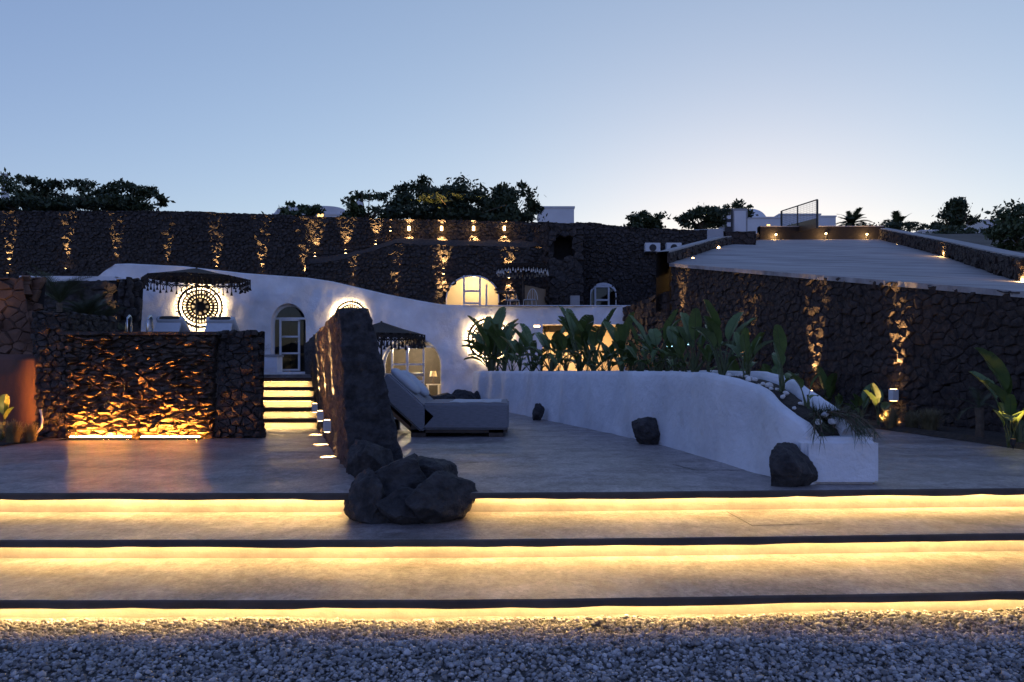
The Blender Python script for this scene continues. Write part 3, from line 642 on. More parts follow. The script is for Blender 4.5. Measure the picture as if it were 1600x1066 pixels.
mb = MB(); mb.add([P(1076, 360, 33), P(1130, 358, 33.5), P(1131, 384, 33), P(1095, 390, 32.5)], [(0, 1, 2, 3)]); mb.add([P(1076, 360, 33), P(1130, 358, 33.5), P(1133, 357, 37), P(1080, 359, 37)], [(0, 1, 2, 3)]); mb.build('slab', M['cap'], t)
t2 = thing('stone_pier', 'rough stone block at the top corner of the ramp', 'wall', (0, 0, 0))
a, b = P(1129, 384, 34), P(1181, 380, 34); fp, L = line_frame(a, b); zt = P(1150, 362, 34).z
place_stones(layout(0, L, a.z - .5, lambda u: zt, .2, seed=31), fp, .1, t2, M['lavabrown'], 0, 31); backing(a, b, a.z - .5, lambda u: zt, .04, 'wall_core', t2, sp=.3)
mb = MB(); mb.add([(a.x, a.y, zt), (b.x, b.y, zt), (b.x, b.y + 2, zt), (a.x, a.y + 2, zt)], [(0, 1, 2, 3)]); mb.grid([[(b.x, b.y, zz), (b.x, b.y + 2, zz)] for zz in (zt, zt - 2)]); mb.build('top', M['cap'], t2)
# hill behind everything
def hill_z(x, y):
    base = 6.75 if y < 36 else lerp(6.75, 9.0, min(1, (y - 36) / 11))
    return base + .2 * nz((x, y, 0), .08, 3) * (1 if y > 36 else .2) + max(0, (y - 47)) * .02
hm = MB(); hm.grid([[(x, y, hill_z(x, y)) for x in [-90 + 2.0 * k for k in range(int(90 / 2 + .205 * y / 2) + 1)] + [.205 * y]] if False else [(lerp(-95, .200 * y, k / 50), y, hill_z(lerp(-95, .2 * y, k / 50), y)) for k in range(51)] for y in (32.45, 34, 36, 39, 42, 44, 50)])
hm.grid([[(lerp(-140, 160, k / 60), y, hill_z(lerp(-140, 160, k / 60), y)) for k in range(61)] for y in (47, 55, 65, 80, 110, 160, 260)])
tag(hm.build('hill', M['earth'], None, True), kind='structure')
rr_ = []
for off, dz in ((.38, .1), (1.5, .35), (6, .6), (18, 1.0), (45, 1.2)):
    rr_.append([(poly_at(RB, k / 30).x + off, poly_at(RB, k / 30).y + off * .25, poly_at(RB, k / 30).z + dz + .2 * nz((k, off, 0), .5)) for k in range(2, 31)])
hm = MB(); hm.grid(rr_); tag(hm.build('hillside', M['earth'], None, True), kind='structure')

# ---------------------------------------------------------------- pool block with the waterfall wall
WD = 11.43
def WX(px): return (px - CX) / F * WD
ww = thing('waterfall_wall', 'rough dark rock wall with water trickling over it in amber light', 'wall', (0, 0, 0))
wx0, wx1 = WX(104), WX(336); frf, L = line_frame((wx0, WD), (wx1, WD), .02)
ztop = 1.57
place_stones(layout(0, L, -.03, lambda u: ztop - .03, .062, (1.5, 3.0), 41, jit=.48), frf, .085, ww, M['wet'], 300, 41, .5, lambda s: abs(s[0] - L * .5) + s[1], 'rock', .0, .3)
backing((wx0, WD), (wx1, WD), -.05, lambda u: ztop - .02, .03, 'wall_core', ww, sp=.3)
mb = MB(); mb.box(((wx0 + wx1) / 2, WD + .12, ztop - .01), (wx1 - wx0 + .1, .36, .05)); mb.build('weir', M['lava'], ww)
rr = random.Random(5)
for k in range(11):   # thin threads of falling water
    u = rr.choice([rr.uniform(.45, .75), rr.uniform(.78, 1.1), rr.uniform(.1, L - .1)]); z1 = rr.uniform(.5, 1.3); z0 = rr.uniform(-.0, .35) if rr.random() < .6 else z1 - .4
    mb = MB(); mb.tube([(wx0 + u, WD - .135, z1), (wx0 + u + rr.uniform(-.01, .01), WD - .15, (z0 + z1) / 2), (wx0 + u + rr.uniform(-.015, .015), WD - .155, max(.0, z0))], [.001, .002, .0015], 5); mb.build('water_thread', M['water_drop'], ww)
mb = MB(); mb.add([(wx0 + .05, WD - .42, .006), (wx1 - .1, WD - .36, .006), (wx1 - .1, WD - .05, .006), (wx0 + .05, WD - .05, .006)], [(0, 1, 2, 3)]); mb.build('catch_basin', M['water'], ww)
for (a, b, lb) in ((118, 212, 'longer'), (228, 318, 'shorter')):
    mb = MB(); n = 8; r0 = [(lerp(WX(a), WX(b), k / n), WD - .16, .035) for k in range(n + 1)]; r1 = [(p[0], p[1] + .03, p[2] + .004) for p in r0]
    t = thing('amber_light_bar', f'{lb} amber light bar at the foot of the rock waterfall', 'lamp', (0, 0, 0), 'amber bars below the waterfall')
    mb.grid([r0, r1], flip=False); mb.build('lens', M['led_amber'], t)
    mb = MB(); mb.box(((WX(a) + WX(b)) / 2, WD - .145, .018), (WX(b) - WX(a) + .02, .05, .022)); mb.build('housing', M['metal'], t)
def rough_block(name, label, quad, z0, z1, batter, seed, m='lava', course=.095, rough=.3, singles=0, depth=.06, kind='pier', gap=.006):
    """solid pier: quad plan corners in order front-left, front-right, back-right, back-left; stone faces front and both sides"""
    t = thing(name, label, kind, (0, 0, 0)); q = [Vector((x, y, 0)) for x, y in quad]; c = sum(q, Vector()) / 4
    for i in range(4):
        A, B = q[i], q[(i + 1) % 4]; f0, L = line_frame(A, B, batter, z0)
        if i != 2: place_stones(layout(0, L, z0, lambda u: z1, course, (.8, 1.7), seed + i), f0, depth, t, M[m], singles if i == 0 else 0, seed + i, rough, lambda s: -s[1], 'stone', gap)
        backing(A, B, z0, lambda u: z1 - .01, .03, 'wall_core', t, sp=.4, batter=batter, zb=z0)
    h = z1 - z0; mb = MB(); mb.add([(p.x - (p.x - c.x) / max(.3, abs(p.x - c.x)) * batter * h, p.y - (p.y - c.y) / max(.3, abs(p.y - c.y)) * batter * h, z1) for p in q], [(0, 1, 2, 3)]); mb.build('top', M['mortar'], t)
    return t
rough_block('stone_pier', 'dark stone pier between the waterfall and the lit stairs', [(WX(336) + .01, WD), (WX(409), WD), (-4.80, 14.5), (WX(336) - .6, 14.5)], 0, 1.6, .075, 51)
rough_block('stone_pier', 'tall dark stone block left of the rock waterfall', [(WX(52), WD + .02), (WX(106), WD + .02), (WX(106), WD + 1.4), (WX(52), WD + 1.4)], 0, 1.88, .0, 55)
# pool water, coping and deck behind
pm = MB(); pm.add([(wx0, WD + .2, 1.545), (wx1, WD + .2, 1.545), (-.345 * 16, 16.0, 1.545), (wx0 - 1.6, 16.0, 1.545)], [(0, 1, 2, 3)]); tag(pm.build('pool_water', M['water']), kind='structure')
pm = MB(); dk = [(-11, 16), (-.345 * 16, 16), (-.345 * 24.2, 24.2), (-16, 24.2)]; pm.add([(x, y, 1.55) for x, y in dk], [(0, 1, 2, 3)]); pm.grid([[(x, y, z) for x, y in dk[:3]] for z in (1.55, 0)]); tag(pm.build('pool_deck', M['cement']), kind='structure')
wk = MB(); wk.box((-4.2, 20.2, .88), (2.6, 10.2, .1)); tag(wk.build('path', M['cement']), kind='structure')
# ladder rails
for px in (207, 239):
    x = (px - CX) / F * 13.2; t = tag(MB().tube([(x, 13.0, 1.3), (x, 13.0, 1.80), (x + .01, 13.02, 1.90), (x + .02, 13.06, 1.94), (x + .02, 13.10, 1.90), (x + .02, 13.12, 1.78), (x + .02, 13.12, 1.3)], .021, 8).build('pool_handrail', M['steel'], None, True), 'bent stainless handrail rising from the pool edge', 'handrail', 'pool ladder handrails')
# loungers on the pool deck
def lounger(px, label, D=17.2, w=.62):
    t = thing('sun_lounger', label, 'sun lounger', G(px, D, 1.55), 'pale loungers beside the pool')
    mb = MB(); mb.box((0, .9, .20), (w, 1.9, .05)); mb.build('frame', M['lampwhite'], t)
    for sx in (-1, 1):
        for yy in (.1, 1.7): mb = MB(); mb.box((sx * (w / 2 - .04), yy, .09), (.05, .05, .18)); mb.build('leg', M['lampwhite'], t)
    def cush(p0, p1, th, nm):
        p0, p1 = Vector(p0), Vector(p1); d = (p1 - p0).normalized(); n = Vector((0, -d.z, d.y)); rows = []
        for k in range(13):
            a = 2 * math.pi * k / 12; 
            rows.append([])
            for s in (0, .03, .5, .97, 1):
                e = .75 if s in (0, 1) else 1.0
                ca, sa = math.cos(a), math.sin(a); sx = math.copysign(abs(ca) ** .35, ca) * w / 2 * e; sn = math.copysign(abs(sa) ** .5, sa) * th / 2 * e
                rows[-1].append(p0 + (p1 - p0) * s + n * sn + Vector((sx, 0, 0)))
        mb = MB(); mb.grid(rows); mb.build(nm, M['cushion'], t, True)
    cush((0, .65, .31), (0, 1.9, .31), .14, 'seat_cushion'); cush((0, .62, .34), (0, .22, .66), .14, 'back_cushion'); mb = MB(); mb.box((0, .1, .38), (w * .9, .03, .36), 0, Matrix.Rotation(-.5, 3, 'X')); mb.build('back_frame', M['cushion'], t)
    return t
lounger(258, 'pale cushioned lounger beside the pool handrail'); lounger(338, 'pale cushioned lounger right of the parasol pole', 17.4, .66)

# ---------------------------------------------------------------- left pillar, plaster block, stone wall with palms
pil = rough_block('stone_pillar', 'reddish rubble stone pillar above the terracotta wall', [(-9.6, 11.9), (-7.34, 11.9), (-8.2, 13.4), (-9.6, 13.4)], 1.15, 2.46, .13, 61, 'redstone', .16, .12, 120, .07, 'pillar', .006)
t = thing('plaster_wall', 'smooth terracotta plaster wall with rounded corner below the stone pillar', 'wall', (0, 0, 0)); rows = []
for zz in [0, .15, .5, .9, 1.15, 1.22, 1.25]:
    ins = .0 if zz < 1.16 else (.03 if zz < 1.24 else .10); x1 = WX(70) - .02 + .02 * zz - ins; row = []
    for k in range(40):
        s = k / 39
        if s < .6: p = Vector((lerp(-9.6, x1 - .35, s / .6), 11.3 + ins, zz))
        elif s < .85: a = (s - .6) / .25 * math.pi / 2; p = Vector((x1 - .35 + .35 * math.sin(a), 11.65 - (.35 - ins) * math.cos(a), zz))
        else: p = Vector((x1, lerp(11.65, 13.2, (s - .85) / .15), zz))
        row.append(p + Vector((0, .02 * fbm(p, 1.2, 3), 0)))
    rows.append(row)
mb = MB(); mb.grid(rows); mb.grid([rows[-1], [Vector((p.x, max(p.y, 12.2), 1.25)) for p in rows[-1]]]); mb.build('render', M['terracotta'], t, True)
sw = rough_block('stone_wall', 'dark stone wall behind the fan palms left of the pool', [(G(30, 18).x, 18.0), (G(186, 17.4).x, 17.4), (G(190, 19).x, 19.0), (G(30, 19.4).x, 19.4)], 1.4, 3.06, .0, 71, 'lava', .2, .2, 0, .09, 'wall')
rough_block('stone_buttress', 'leaning dark stone buttress beside the white house front', [(G(178, 17).x, 17.0), (G(217, 17).x, 17.0), (G(215, 18.4).x, 18.4), (G(178, 18.4).x, 18.4)], 1.4, 3.06, .12, 75, 'lava', .2, .2, 0, .08, 'buttress')
mb = MB(); rows = [[(lerp(G(105, 16.5).x, G(152, 16.5).x, k / 8), 16.5, 1.5) for k in range(9)], [(lerp(G(105, 16.5).x, G(152, 16.5).x, k / 8), 16.5, lerp(1.99, 1.84, k / 8)) for k in range(9)], [(lerp(G(105, 16.5).x, G(152, 16.5).x, k / 8), 16.8, lerp(2.0, 1.85, k / 8)) for k in range(9)]]
mb.grid(rows); tag(mb.build('low_wall', M['white']), 'low white wall end behind the pool under the palms', 'wall')
mb = MB(); a, b = P(30, 431, 22.5), P(180, 432, 22.5); mb.add([a, b, (b.x, b.y, 1.5), (a.x, a.y, 1.5)], [(0, 1, 2, 3)]); mb.add([a, b, b + Vector((0, .5, 0)), a + Vector((0, .5, 0))], [(0, 1, 2, 3)]); tag(mb.build('garden_wall', M['white']), 'white garden wall showing behind the dark stone wall and palms', 'wall')

# ---------------------------------------------------------------- lit stairs beside the blade wall
SD = 13.33
st_x0, st_x1 = -4.42, -3.42
for k in range(5):
    t = thing('stair_step', ['lowest', 'second', 'third', 'fourth', 'topmost'][k] + ' lit step of the narrow stairs beside the blade wall', 'step', (0, 0, 0), 'narrow lit stairs')
    y0 = SD + .30 * k; z1 = .175 * (k + 1); dx = .03 * k
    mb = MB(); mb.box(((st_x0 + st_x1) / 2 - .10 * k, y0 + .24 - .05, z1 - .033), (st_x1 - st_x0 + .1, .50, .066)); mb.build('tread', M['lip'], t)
    mb = MB(); mb.box(((st_x0 + st_x1) / 2 - .10 * k, y0 + .245 - .05, z1 + .004), (st_x1 - st_x0 + .09, .48, .006)); mb.build('tread_finish', M['cement'], t)
    mb = MB(); mb.box(((st_x0 + st_x1) / 2 - .10 * k, y0 + .14, z1 - .115), (st_x1 - st_x0 + .1, .10, .138)); mb.build('riser', M['riser'], t)
    mb = MB(); xs = [lerp(st_x0 + .03, st_x1 - .03, j / 4) - .10 * k for j in range(5)]; mb.grid([[(x, y0 + .015, z1 - .070) for x in xs], [(x, y0 + .032, z1 - .070) for x in xs]]); mb.build('led_strip', M['led_stair'], t)
st = MB(); st.box((-4.75, SD + 3.1, .44), (1.6, 3.2, .865)); tag(st.build('stair_landing', M['cement']), kind='structure')

# ---------------------------------------------------------------- dark blade wall and boulders
def blade():
    t = thing('blade_wall', 'dark rough lava wall standing like a blade beside the stairs', 'wall', (0, 0, 0))
    nL, nZ, nW = 230, 44, 10; D0, D1 = 7.45, 18.0
    def sec(D, z):
        k = (D - D0) / (D1 - D0); h = z / 1.6
        xl = lerp(-1.60, -4.80, k) + lerp(.02, -.07, h); xr = lerp(-1.03, -4.25, k) + lerp(0, -.36, h) * (1 - .3 * k); return xl, xr
    def dis(p):
        return .014 * fbm(p, 2.2, 3) + .028 * fbm(p, 8.0, 5, 3) + .018 * abs(nz(p, 15, 2))
    def topz(D): return 1.60 + .02 * nz((D, 0, 0), 1.5)
    def pt(D, s):   # s runs 0..1 up the left side, 1..2 over the top, 2..3 down the right
        if s <= 1: z = topz(D) * s; x = sec(D, z)[0]; n = Vector((-1, -.3, 0))
        elif s <= 2: z = topz(D); a, b = sec(D, z); x = lerp(a, b, s - 1); n = Vector((0, 0, 1))
        else: z = topz(D) * (3 - s); x = sec(D, z)[1]; n = Vector((1, .3, 0))
        p = Vector((x, D, z)); return p + n * dis(p)
    ss = [k / nZ for k in range(nZ + 1)] + [1 + k / nW for k in range(1, nW + 1)] + [2 + k / nZ for k in range(1, nZ + 1)]
    mb = MB(); mb.grid([[pt(D0 + (D1 - D0) * (i / nL) ** 1.3, s) for s in ss] for i in range(nL + 1)]); 
    rows = []
    for j in range(nZ + 1):
        s = j / nZ; a, b = pt(D0, s), pt(D0, 3 - s); row = []
        for k in range(17):
            p = a.lerp(b, k / 16); e = 0 if k in (0, 16) or j == nZ else 1; row.append(p + Vector((0, -1, 0)) * (dis(p) + .015 * math.sin(math.pi * k / 16)) * e)
        rows.append(row)
    mb.grid(rows); mb.build('wall_body', M['blade'], t); return t
blade()
def rock(name, label, c, size, seed, m='boulder', rz=0.0, group=None, cuts=11, cat='boulder'):
    bm = bmesh.new(); bmesh.ops.create_icosphere(bm, subdivisions=5 if cat == 'boulder' else 3, radius=1.0); rr = random.Random(seed)
    planes = [(Vector((rr.gauss(0, 1), rr.gauss(0, 1), rr.gauss(0, .8))).normalized(), rr.uniform(.48, .80)) for _ in range(cuts)]
    for v in bm.verts:
        p = v.co.copy()
        for n, d in planes:
            e = p.dot(n) - d
            if e > 0: p -= n * e * .88
        p *= 1 + .13 * fbm(p, 1.3, 4, seed) + .05 * fbm(p, 5, 6, seed) + .012 * fbm(p, 22, 4, seed)
        v.co = Vector((p.x * size[0] / 2, p.y * size[1] / 2, p.z * size[2] / 2))
    for ax in range(3):
        a_, b_ = min(v.co[ax] for v in bm.verts), max(v.co[ax] for v in bm.verts)
        for v in bm.verts: v.co[ax] = ((v.co[ax] - a_) / (b_ - a_) - (.5 if ax < 2 else (.14 if cat == 'boulder' else 0))) * size[ax] * (1.14 if ax == 2 and cat == 'boulder' else 1)
    me = bpy.data.meshes.new(name); bm.to_mesh(me); bm.free(); me.materials.append(M[m])
    o = link(name, me); o.location = c; o.rotation_euler = (0, 0, rz); return tag(o, label, cat, group)
rock('boulder', 'large rounded boulder at the blade wall foot, right-hand of the pile', (-.60, 6.36, -.235), (.64, .60, .43), 4, rz=.3, group='boulders at the blade wall foot')
rock('boulder', 'big boulder wedged between the blade wall and the pile', (-1.00, 6.56, -.22), (.78, .80, .52), 9, group='boulders at the blade wall foot')
rock('boulder', 'upright narrow boulder at the stair side of the pile', (-1.17, 6.30, -.235), (.32, .42, .45), 15, rz=.6, group='boulders at the blade wall foot')
rock('boulder', 'small low boulder in front of the pile on the step', (-.90, 6.24, -.235), (.44, .40, .30), 23, rz=.2, group='boulders at the blade wall foot')
rock('boulder', 'boulder leaning on the blade wall above the others', (-1.30, 7.15, -.02), (.46, .60, .40), 31, group='boulders at the blade wall foot')
rock('boulder', 'boulder hidden behind the right-hand one', (-.72, 6.75, -.1), (.5, .5, .36), 36, group='boulders at the blade wall foot')
# rocks by the white planter
rock('boulder', 'small pointed dark rock against the far white planter wall', (.54, 15.6, 0), (.26, .24, .36), 41)
rock('boulder', 'rounded dark boulder against the middle of the white planter', (1.86, 10.55, 0), (.44, .42, .38), 47)
rock('boulder', 'wedge-shaped dark boulder against the planter end block', (2.42, 6.74, 0), (.46, .46, .38), 53, rz=.4)
for i, (px, w, h) in enumerate(((655, 1.1, .46), (690, .9, .42), (722, .85, .50), (745, .35, .45))): rock('boulder', ['dark rock behind the head of the daybed', 'low dark rock beside the arched doors', 'dark rock left of the planter end', 'thin dark rock by the planter end'][i], G(px, 20.5 + .5 * i, 0), (w, .6, h), 60 + i)

# ---------------------------------------------------------------- white planter
PATH = [(23.2, -1.26, 1.0, 1.2), (20, -.42, 1.0, 1.2), (16, .60, 1.0, 1.15), (13, 1.40, 1.0, 1.1), (10.7, 1.96, 1.0, 1.0), (9.6, 2.13, .99, .95), (8.9, 2.22, .985, .88), (8.3, 2.29, .93, .82), (7.8, 2.34, .835, .78), (7.4, 2.40, .73, .74), (7.05, 2.47, .62, .72), (6.88, 2.53, .54, .70), (6.80, 2.56, .46, .68), (6.74, 2.60, .30, .62)]
pl = thing('planter', 'long curving whitewashed planter sloping down to a square end block', 'planter', (0, 0, 0))
def path_at(s):
    i = min(int(s), len(PATH) - 2); f = s - i; return [lerp(PATH[i][k], PATH[i + 1][k], f) for k in range(4)]
rows = []; soil_rows = []; NP = 260
for i in range(NP + 1):
    s = i / NP * (len(PATH) - 1); D, X, Z, Wd = path_at(s); D2, X2, _, _ = path_at(min(len(PATH) - 1.001, s + .2)); D1, X1, _, _ = path_at(max(0, s - .2))
    t_ = Vector((X2 - X1, D2 - D1, 0)).normalized(); n = Vector((-t_.y, t_.x, 0)); n = n if n.x > 0 else -n   # to the right, away from the terrace
    b = Vector((X, D, 0)); rp = .05 * math.sin(D * 3.3 + 1.2 * math.sin(D * .9)) + .05 * nz((X, D, 0), 1.1) + .02 * nz((X, D, 0), 3.1)
    row = []
    for (o, z) in ((0, .001), (.01, .10 * Z), (.03, .45 * Z), (.05, .8 * Z), (.06, .93 * Z), (.08, .985 * Z), (.13, Z), (.18, Z - .01), (.21, Z - .05), (.22, Z - .10)):
        p = b + n * (o + rp * min(1, z / .4 if z > 0 else 0)); row.append(Vector((p.x, p.y, z + .012 * nz((D * 2, z, 0), 1))))
    for (o, z) in ((-.22, Z - .10), (-.21, Z - .05), (-.18, Z - .005), (-.10, Z + .01), (-.05, Z - .03), (0, .6 * Z), (0.02, -.02)):
        p = b + n * (Wd + o); row.append(Vector((p.x, p.y, z + .012 * nz((D * 2, z, 5), 1))))
    rows.append(row); soil_rows.append([row[9].lerp(row[10], k / 5) + Vector((0, 0, .02 * nz((D * 3, k, 0), 1) + (.05 if 0 < k < 5 else .02))) for k in range(6)])
mb = MB(); mb.grid([r[:10] for r in rows]); mb.grid([r[10:] for r in rows]); mb.add(rows[0], [tuple(range(len(rows[0])))]); mb.add(rows[-1], [tuple(range(len(rows[-1])))]); mb.build('wall', M['white'], pl, True)
mb = MB(); mb.grid(soil_rows); mb.build('soil', M['soil'], pl, True)
def soft_box(c, s, r=.05, rz=0.0):
    bm = bmesh.new(); bmesh.ops.create_cube(bm, size=1.0); bmesh.ops.scale(bm, verts=bm.verts, vec=s); bmesh.ops.bevel(bm, geom=bm.edges[:], offset=r, segments=3, affect='EDGES'); bmesh.ops.rotate(bm, verts=bm.verts, cent=(0, 0, 0), matrix=Matrix.Rotation(rz, 3, 'Z')); mb = MB()
    mb.add([v.co + Vector(c) for v in bm.verts], [[v.index for v in f.verts] for f in bm.faces]); bm.free(); return mb
soft_box((2.91, 7.10, .193), (.68, .68, .44), .05, -.02).build('end_block', M['white'], pl)
# white pebbles along the soil
rr = random.Random(9)
for k in range(60):
    s = rr.uniform(4.5, 10.7); D, X, Z, Wd = path_at(s); r = rr.uniform(.018, .042)
    if k < 30: s = rr.uniform(0, 6); D, X, Z, Wd = path_at(s)
    rock('pebble', 'white pebble lying on the planter soil', (X + .25 + rr.uniform(0, max(.1, Wd - .55)), D, Z - .06), (2 * r, 2 * r * .8, 1.5 * r), 500 + k % 6, 'pebble', rr.uniform(0, 6), 'white pebbles in the planter', 4, 'pebble')

# ---------------------------------------------------------------- daybed
db = thing('daybed', 'wide grey woven daybed with raised back on wooden blocks', 'daybed', (-1.42, 11.6, 0))
soft_box((.72, .85, .315), (1.30, 1.7, .40), .03).build('mattress', M['fabric'], db)
mb = MB(); mb.box((.62, .85, .09), (1.46, 1.62, .05)); mb.build('base_board', M['dwood'], db)
for (x, y) in ((1.18, .12), (1.18, 1.55), (.0, .12), (-.62, .05), (-.62, 1.55)): mb = MB(); mb.box((x, y, .055 if x > 0 else .09), (.22, .16, .11 if x > 0 else .18)); mb.build('foot_block', M['dwood'], db)
Rb = Matrix.Rotation(R(42), 3, 'Y')
bm_ = soft_box((0, 0, 0), (.98, 1.7, .34), .03); bm_.v = [tuple(Rb @ Vector(p) + Vector((-.20, .85, .52))) for p in bm_.v]; bm_.build('back_mattress', M['fabric'], db)
for yy in (.1, .85, 1.6):
    mb = MB(); mb.box((-.36, yy, .33), (1.15, .06, .05), 0, Rb); mb.build('back_slat', M['wood'], db)
for yy in (.25, 1.45): mb = MB(); mb.box((-.50, yy, .28), (.05, .04, .46), 0, Matrix.Rotation(R(-32), 3, 'Y')); mb.build('prop', M['wood'], db)
mb = MB(); mb.box((-.37, .85, .32), (1.12, 1.5, .02), 0, Rb); mb.build('back_board', M['wood'], db)
def pillow(name, c, s, rot, m, label, seed):
    bm = bmesh.new(); bmesh.ops.create_icosphere(bm, subdivisions=3, radius=1.0)
    for v in bm.verts:
        p = v.co; e = lambda a: math.copysign(abs(a) ** .55, a); q = Vector((e(p.x) * s[0] / 2, e(p.y) * s[1] / 2, p.z * s[2] / 2 * (1 + .25 * nz(p, 2, seed)))); v.co = rot @ q
    me = bpy.data.meshes.new(name); bm.to_mesh(me); bm.free(); me.materials.append(M[m]); me.polygons.foreach_set('use_smooth', [True] * len(me.polygons)); o = link(name, me); o.location = c; return tag(o, label, 'cushion', 'cushions on the daybed')
pillow('cushion', (-1.66, 12.0, .845), (.56, .50, .15), Matrix.Rotation(R(42), 3, 'Y'), 'cushion', 'pale cushion nearest the open side of the raised daybed back', 2)
pillow('cushion', (-1.60, 12.62, .80), (.60, .55, .16), Matrix.Rotation(R(42), 3, 'Y'), 'cushion', 'pale cushion in the middle of the raised daybed back', 5)
mb = MB(); rows = [[(.45 + .8 * a, lerp(.3, 1.6, b / 8), .520 + .012 * nz((a * 3, b * .8, 0), 2) ) for a in [k / 8 for k in range(9)]] for b in range(9)]; mb.grid(rows)
o = mb.build('towel', M['cushion'], None, True); o.location = db.location; tag(o, 'pale towel spread over the flat part of the daybed', 'towel')

# ---------------------------------------------------------------- lamps
def updown(c, label, group, up=0, down=0, box=(.10, .10, .16), n=Vector((0, -1, 0)), m='lampwhite', ang=46, cat='lamp', lean=.25, soft=.6):
    """small wall lamp: housing and lenses, light leaving at the top and bottom along the wall"""
    t = thing('wall_lamp', label, cat, c, group, math.atan2(-n.x, n.y) + math.pi); mb = MB(); mb.box((0, 0, 0), box); mb.build('housing', M[m], t)
    if up: MB().box((0, 0, box[2] / 2 + .003), (box[0] * .7, box[1] * .7, .004)).build('lens', M['bulb'], t); spot(t, (0, 0, box[2] / 2 + .02), (0, lean, 1), up, ang, WARM, soft)
    if down: MB().box((0, 0, -box[2] / 2 - .003), (box[0] * .7, box[1] * .7, .004)).build('lens', M['bulb'], t); spot(t, (0, 0, -box[2] / 2 - .02), (0, lean, -1), down, ang, WARM, soft)
    return t
g = 'uplights along the tall dark wall'
for px, yb, pw in ((12, 423, 26), (103, 416, 34), (180, 418, 22), (260, 418, 9), (337, 428, 26), (408, 432, 34), (475, 438, 34)):
    updown(P(px, yb + 6, 31.78), 'small uplight washing a column of the tall dark stone wall', g, up=pw * 15, box=(.09, .09, .12), m='metal', ang=23, lean=.07)
for px, yb, pw in ((550, 446, 12), (617, 466, 22), (686, 476, 26)):
    updown(P(px, yb + 4, 29.78), 'small uplight behind the white parapet washing the lower stone wall', 'uplights on the lower stone wall', up=pw * 15, box=(.09, .09, .12), m='metal', ang=23, lean=.07)
for px, y in ((693, 424), (795, 430)):
    updown(P(px, y, 29.74), ('up-and-down lamp left of the wide half-round window' if px < 700 else 'up-and-down lamp right of the wide half-round window'), 'lamps beside the half-round window', up=130, down=130, box=(.10, .10, .2), m='metal', ang=50, lean=.3)
for px, y in ((492, 398), (540, 393), (587, 379), (610, 358)):
    updown(P(px, y, 31.72), 'lamp lighting the rising ledge of the dark stone wall', 'lamps along the rising ledge', up=150, down=200, box=(.09, .09, .14), m='metal', ang=44, lean=.22)
for px in (639, 690, 740, 788):
    updown(P(px, 357, 31.70), 'bright lamp high on the dark wall below the dense trees', 'lamps below the dense trees', up=130, down=160, box=(.09, .09, .16), m='bulb', ang=70, lean=.35)
nR = Vector((-.9685, -.249, 0))
for D, zz, pu, pd in ((14.2, .56, 34, 20), (16.6, .50, 26, 8), (19.2, .4, 24, 0), (22.7, 2.2, 16, 0)):
    c = Vector((RX(D), D, zz)) + nR * .16
    updown(c, ['white up-and-down lamp on the ramp wall behind the grasses', 'lamp at the foot of the ramp wall behind the planter end', 'lamp on the ramp wall behind the tall banana leaves', 'lamp high on the far end of the ramp wall'][int((D - 14) / 2.4) if D < 22 else 3], 'lamps on the ramp wall', up=pu * 12, down=pd * 8, box=(.12, .12, .21) if D < 15 else (.12, .12, .16), n=nR, ang=30, lean=.08)
# lamps on the blade wall
nB = Vector((-.957, -.29, 0))
for D in (9.0, 10.5, 12.1):
    k = (D - 7.45) / 10.55; c = Vector((lerp(-1.60, -4.80, k) - .09, D - .03, .36 + .02 * (D - 9)))
    updown(c, ['white box lamp on the blade wall closest to the boulders', 'middle white box lamp on the blade wall', 'white box lamp on the blade wall closest to the stairs'][int((D - 8.9) / 1.5)], 'box lamps on the blade wall', up=330, down=130, box=(.075, .085, .135), n=nB, ang=36, lean=.05)
nC = Vector((.957, .29, 0))
updown(Vector((-1.55, 9.6, .34)), 'box lamp on the daybed side of the blade wall', None, up=50, down=70, box=(.075, .085, .135), n=nC, ang=60, lean=.05)
for c_, lb, pw in ((G(1583, 9.75, .10), 'spike lamp under the tall golden banana plant', 34), (G(1378, 13.0, .10), 'spike lamp under the gold-lit banana plant by the wall lamp', 22), (G(-8, 10.4, .10), 'spike lamp in the flower bed below the terracotta wall', 6)):
    t = thing('spike_lamp', lb, 'lamp', c_, 'spike lamps in the planting beds'); MB().lathe([(.0, -.10), (.012, -.06), (.03, -.04), (.035, .04), (.03, .04)], n=10).build('housing', M['metal'], t); MB().lathe([(.028, .03), (0, .032)], n=10).build('lens', M['bulb'], t); spot(t, (0, 0, .06), (.02, .12, 1), pw, 95, WARM, .8)
# lamps on the ramp walls
for px, py, D, lb in ((1212, 367.5, 42.7, 'small lamp on the ramp top wall below the gate hinge'), (1290, 366, 42.9, 'small lamp on the ramp top wall right of the gate'), (1354, 367, 42.7, 'small lamp on the ramp top wall between the palms'), (1406, 379.5, 37.5, 'small lamp on the ramp parapet below the thin palm'), (1474, 392, 29, 'small lamp on the ramp parapet below the cone tree'), (1596, 432, 18.2, 'small lamp low on the ramp parapet below the leafy tree')):
    c = P(px, py, D); t = thing('bollard_lamp', lb, 'lamp', c, 'lamps along the ramp walls')
    MB().lathe([(.0, .06), (.05, .05), (.05, .0), (.03, -.02), (.03, -.35)], n=10).build('housing', M['metal'], t); MB().lathe([(.0, .075), (.055, .04), (.055, .0), (0, -.04)], (0, -.05, 0), 10).build('lens', M['bulb'], t); point(t, (-.12, -.2, -.1), 14, WARM, .05)
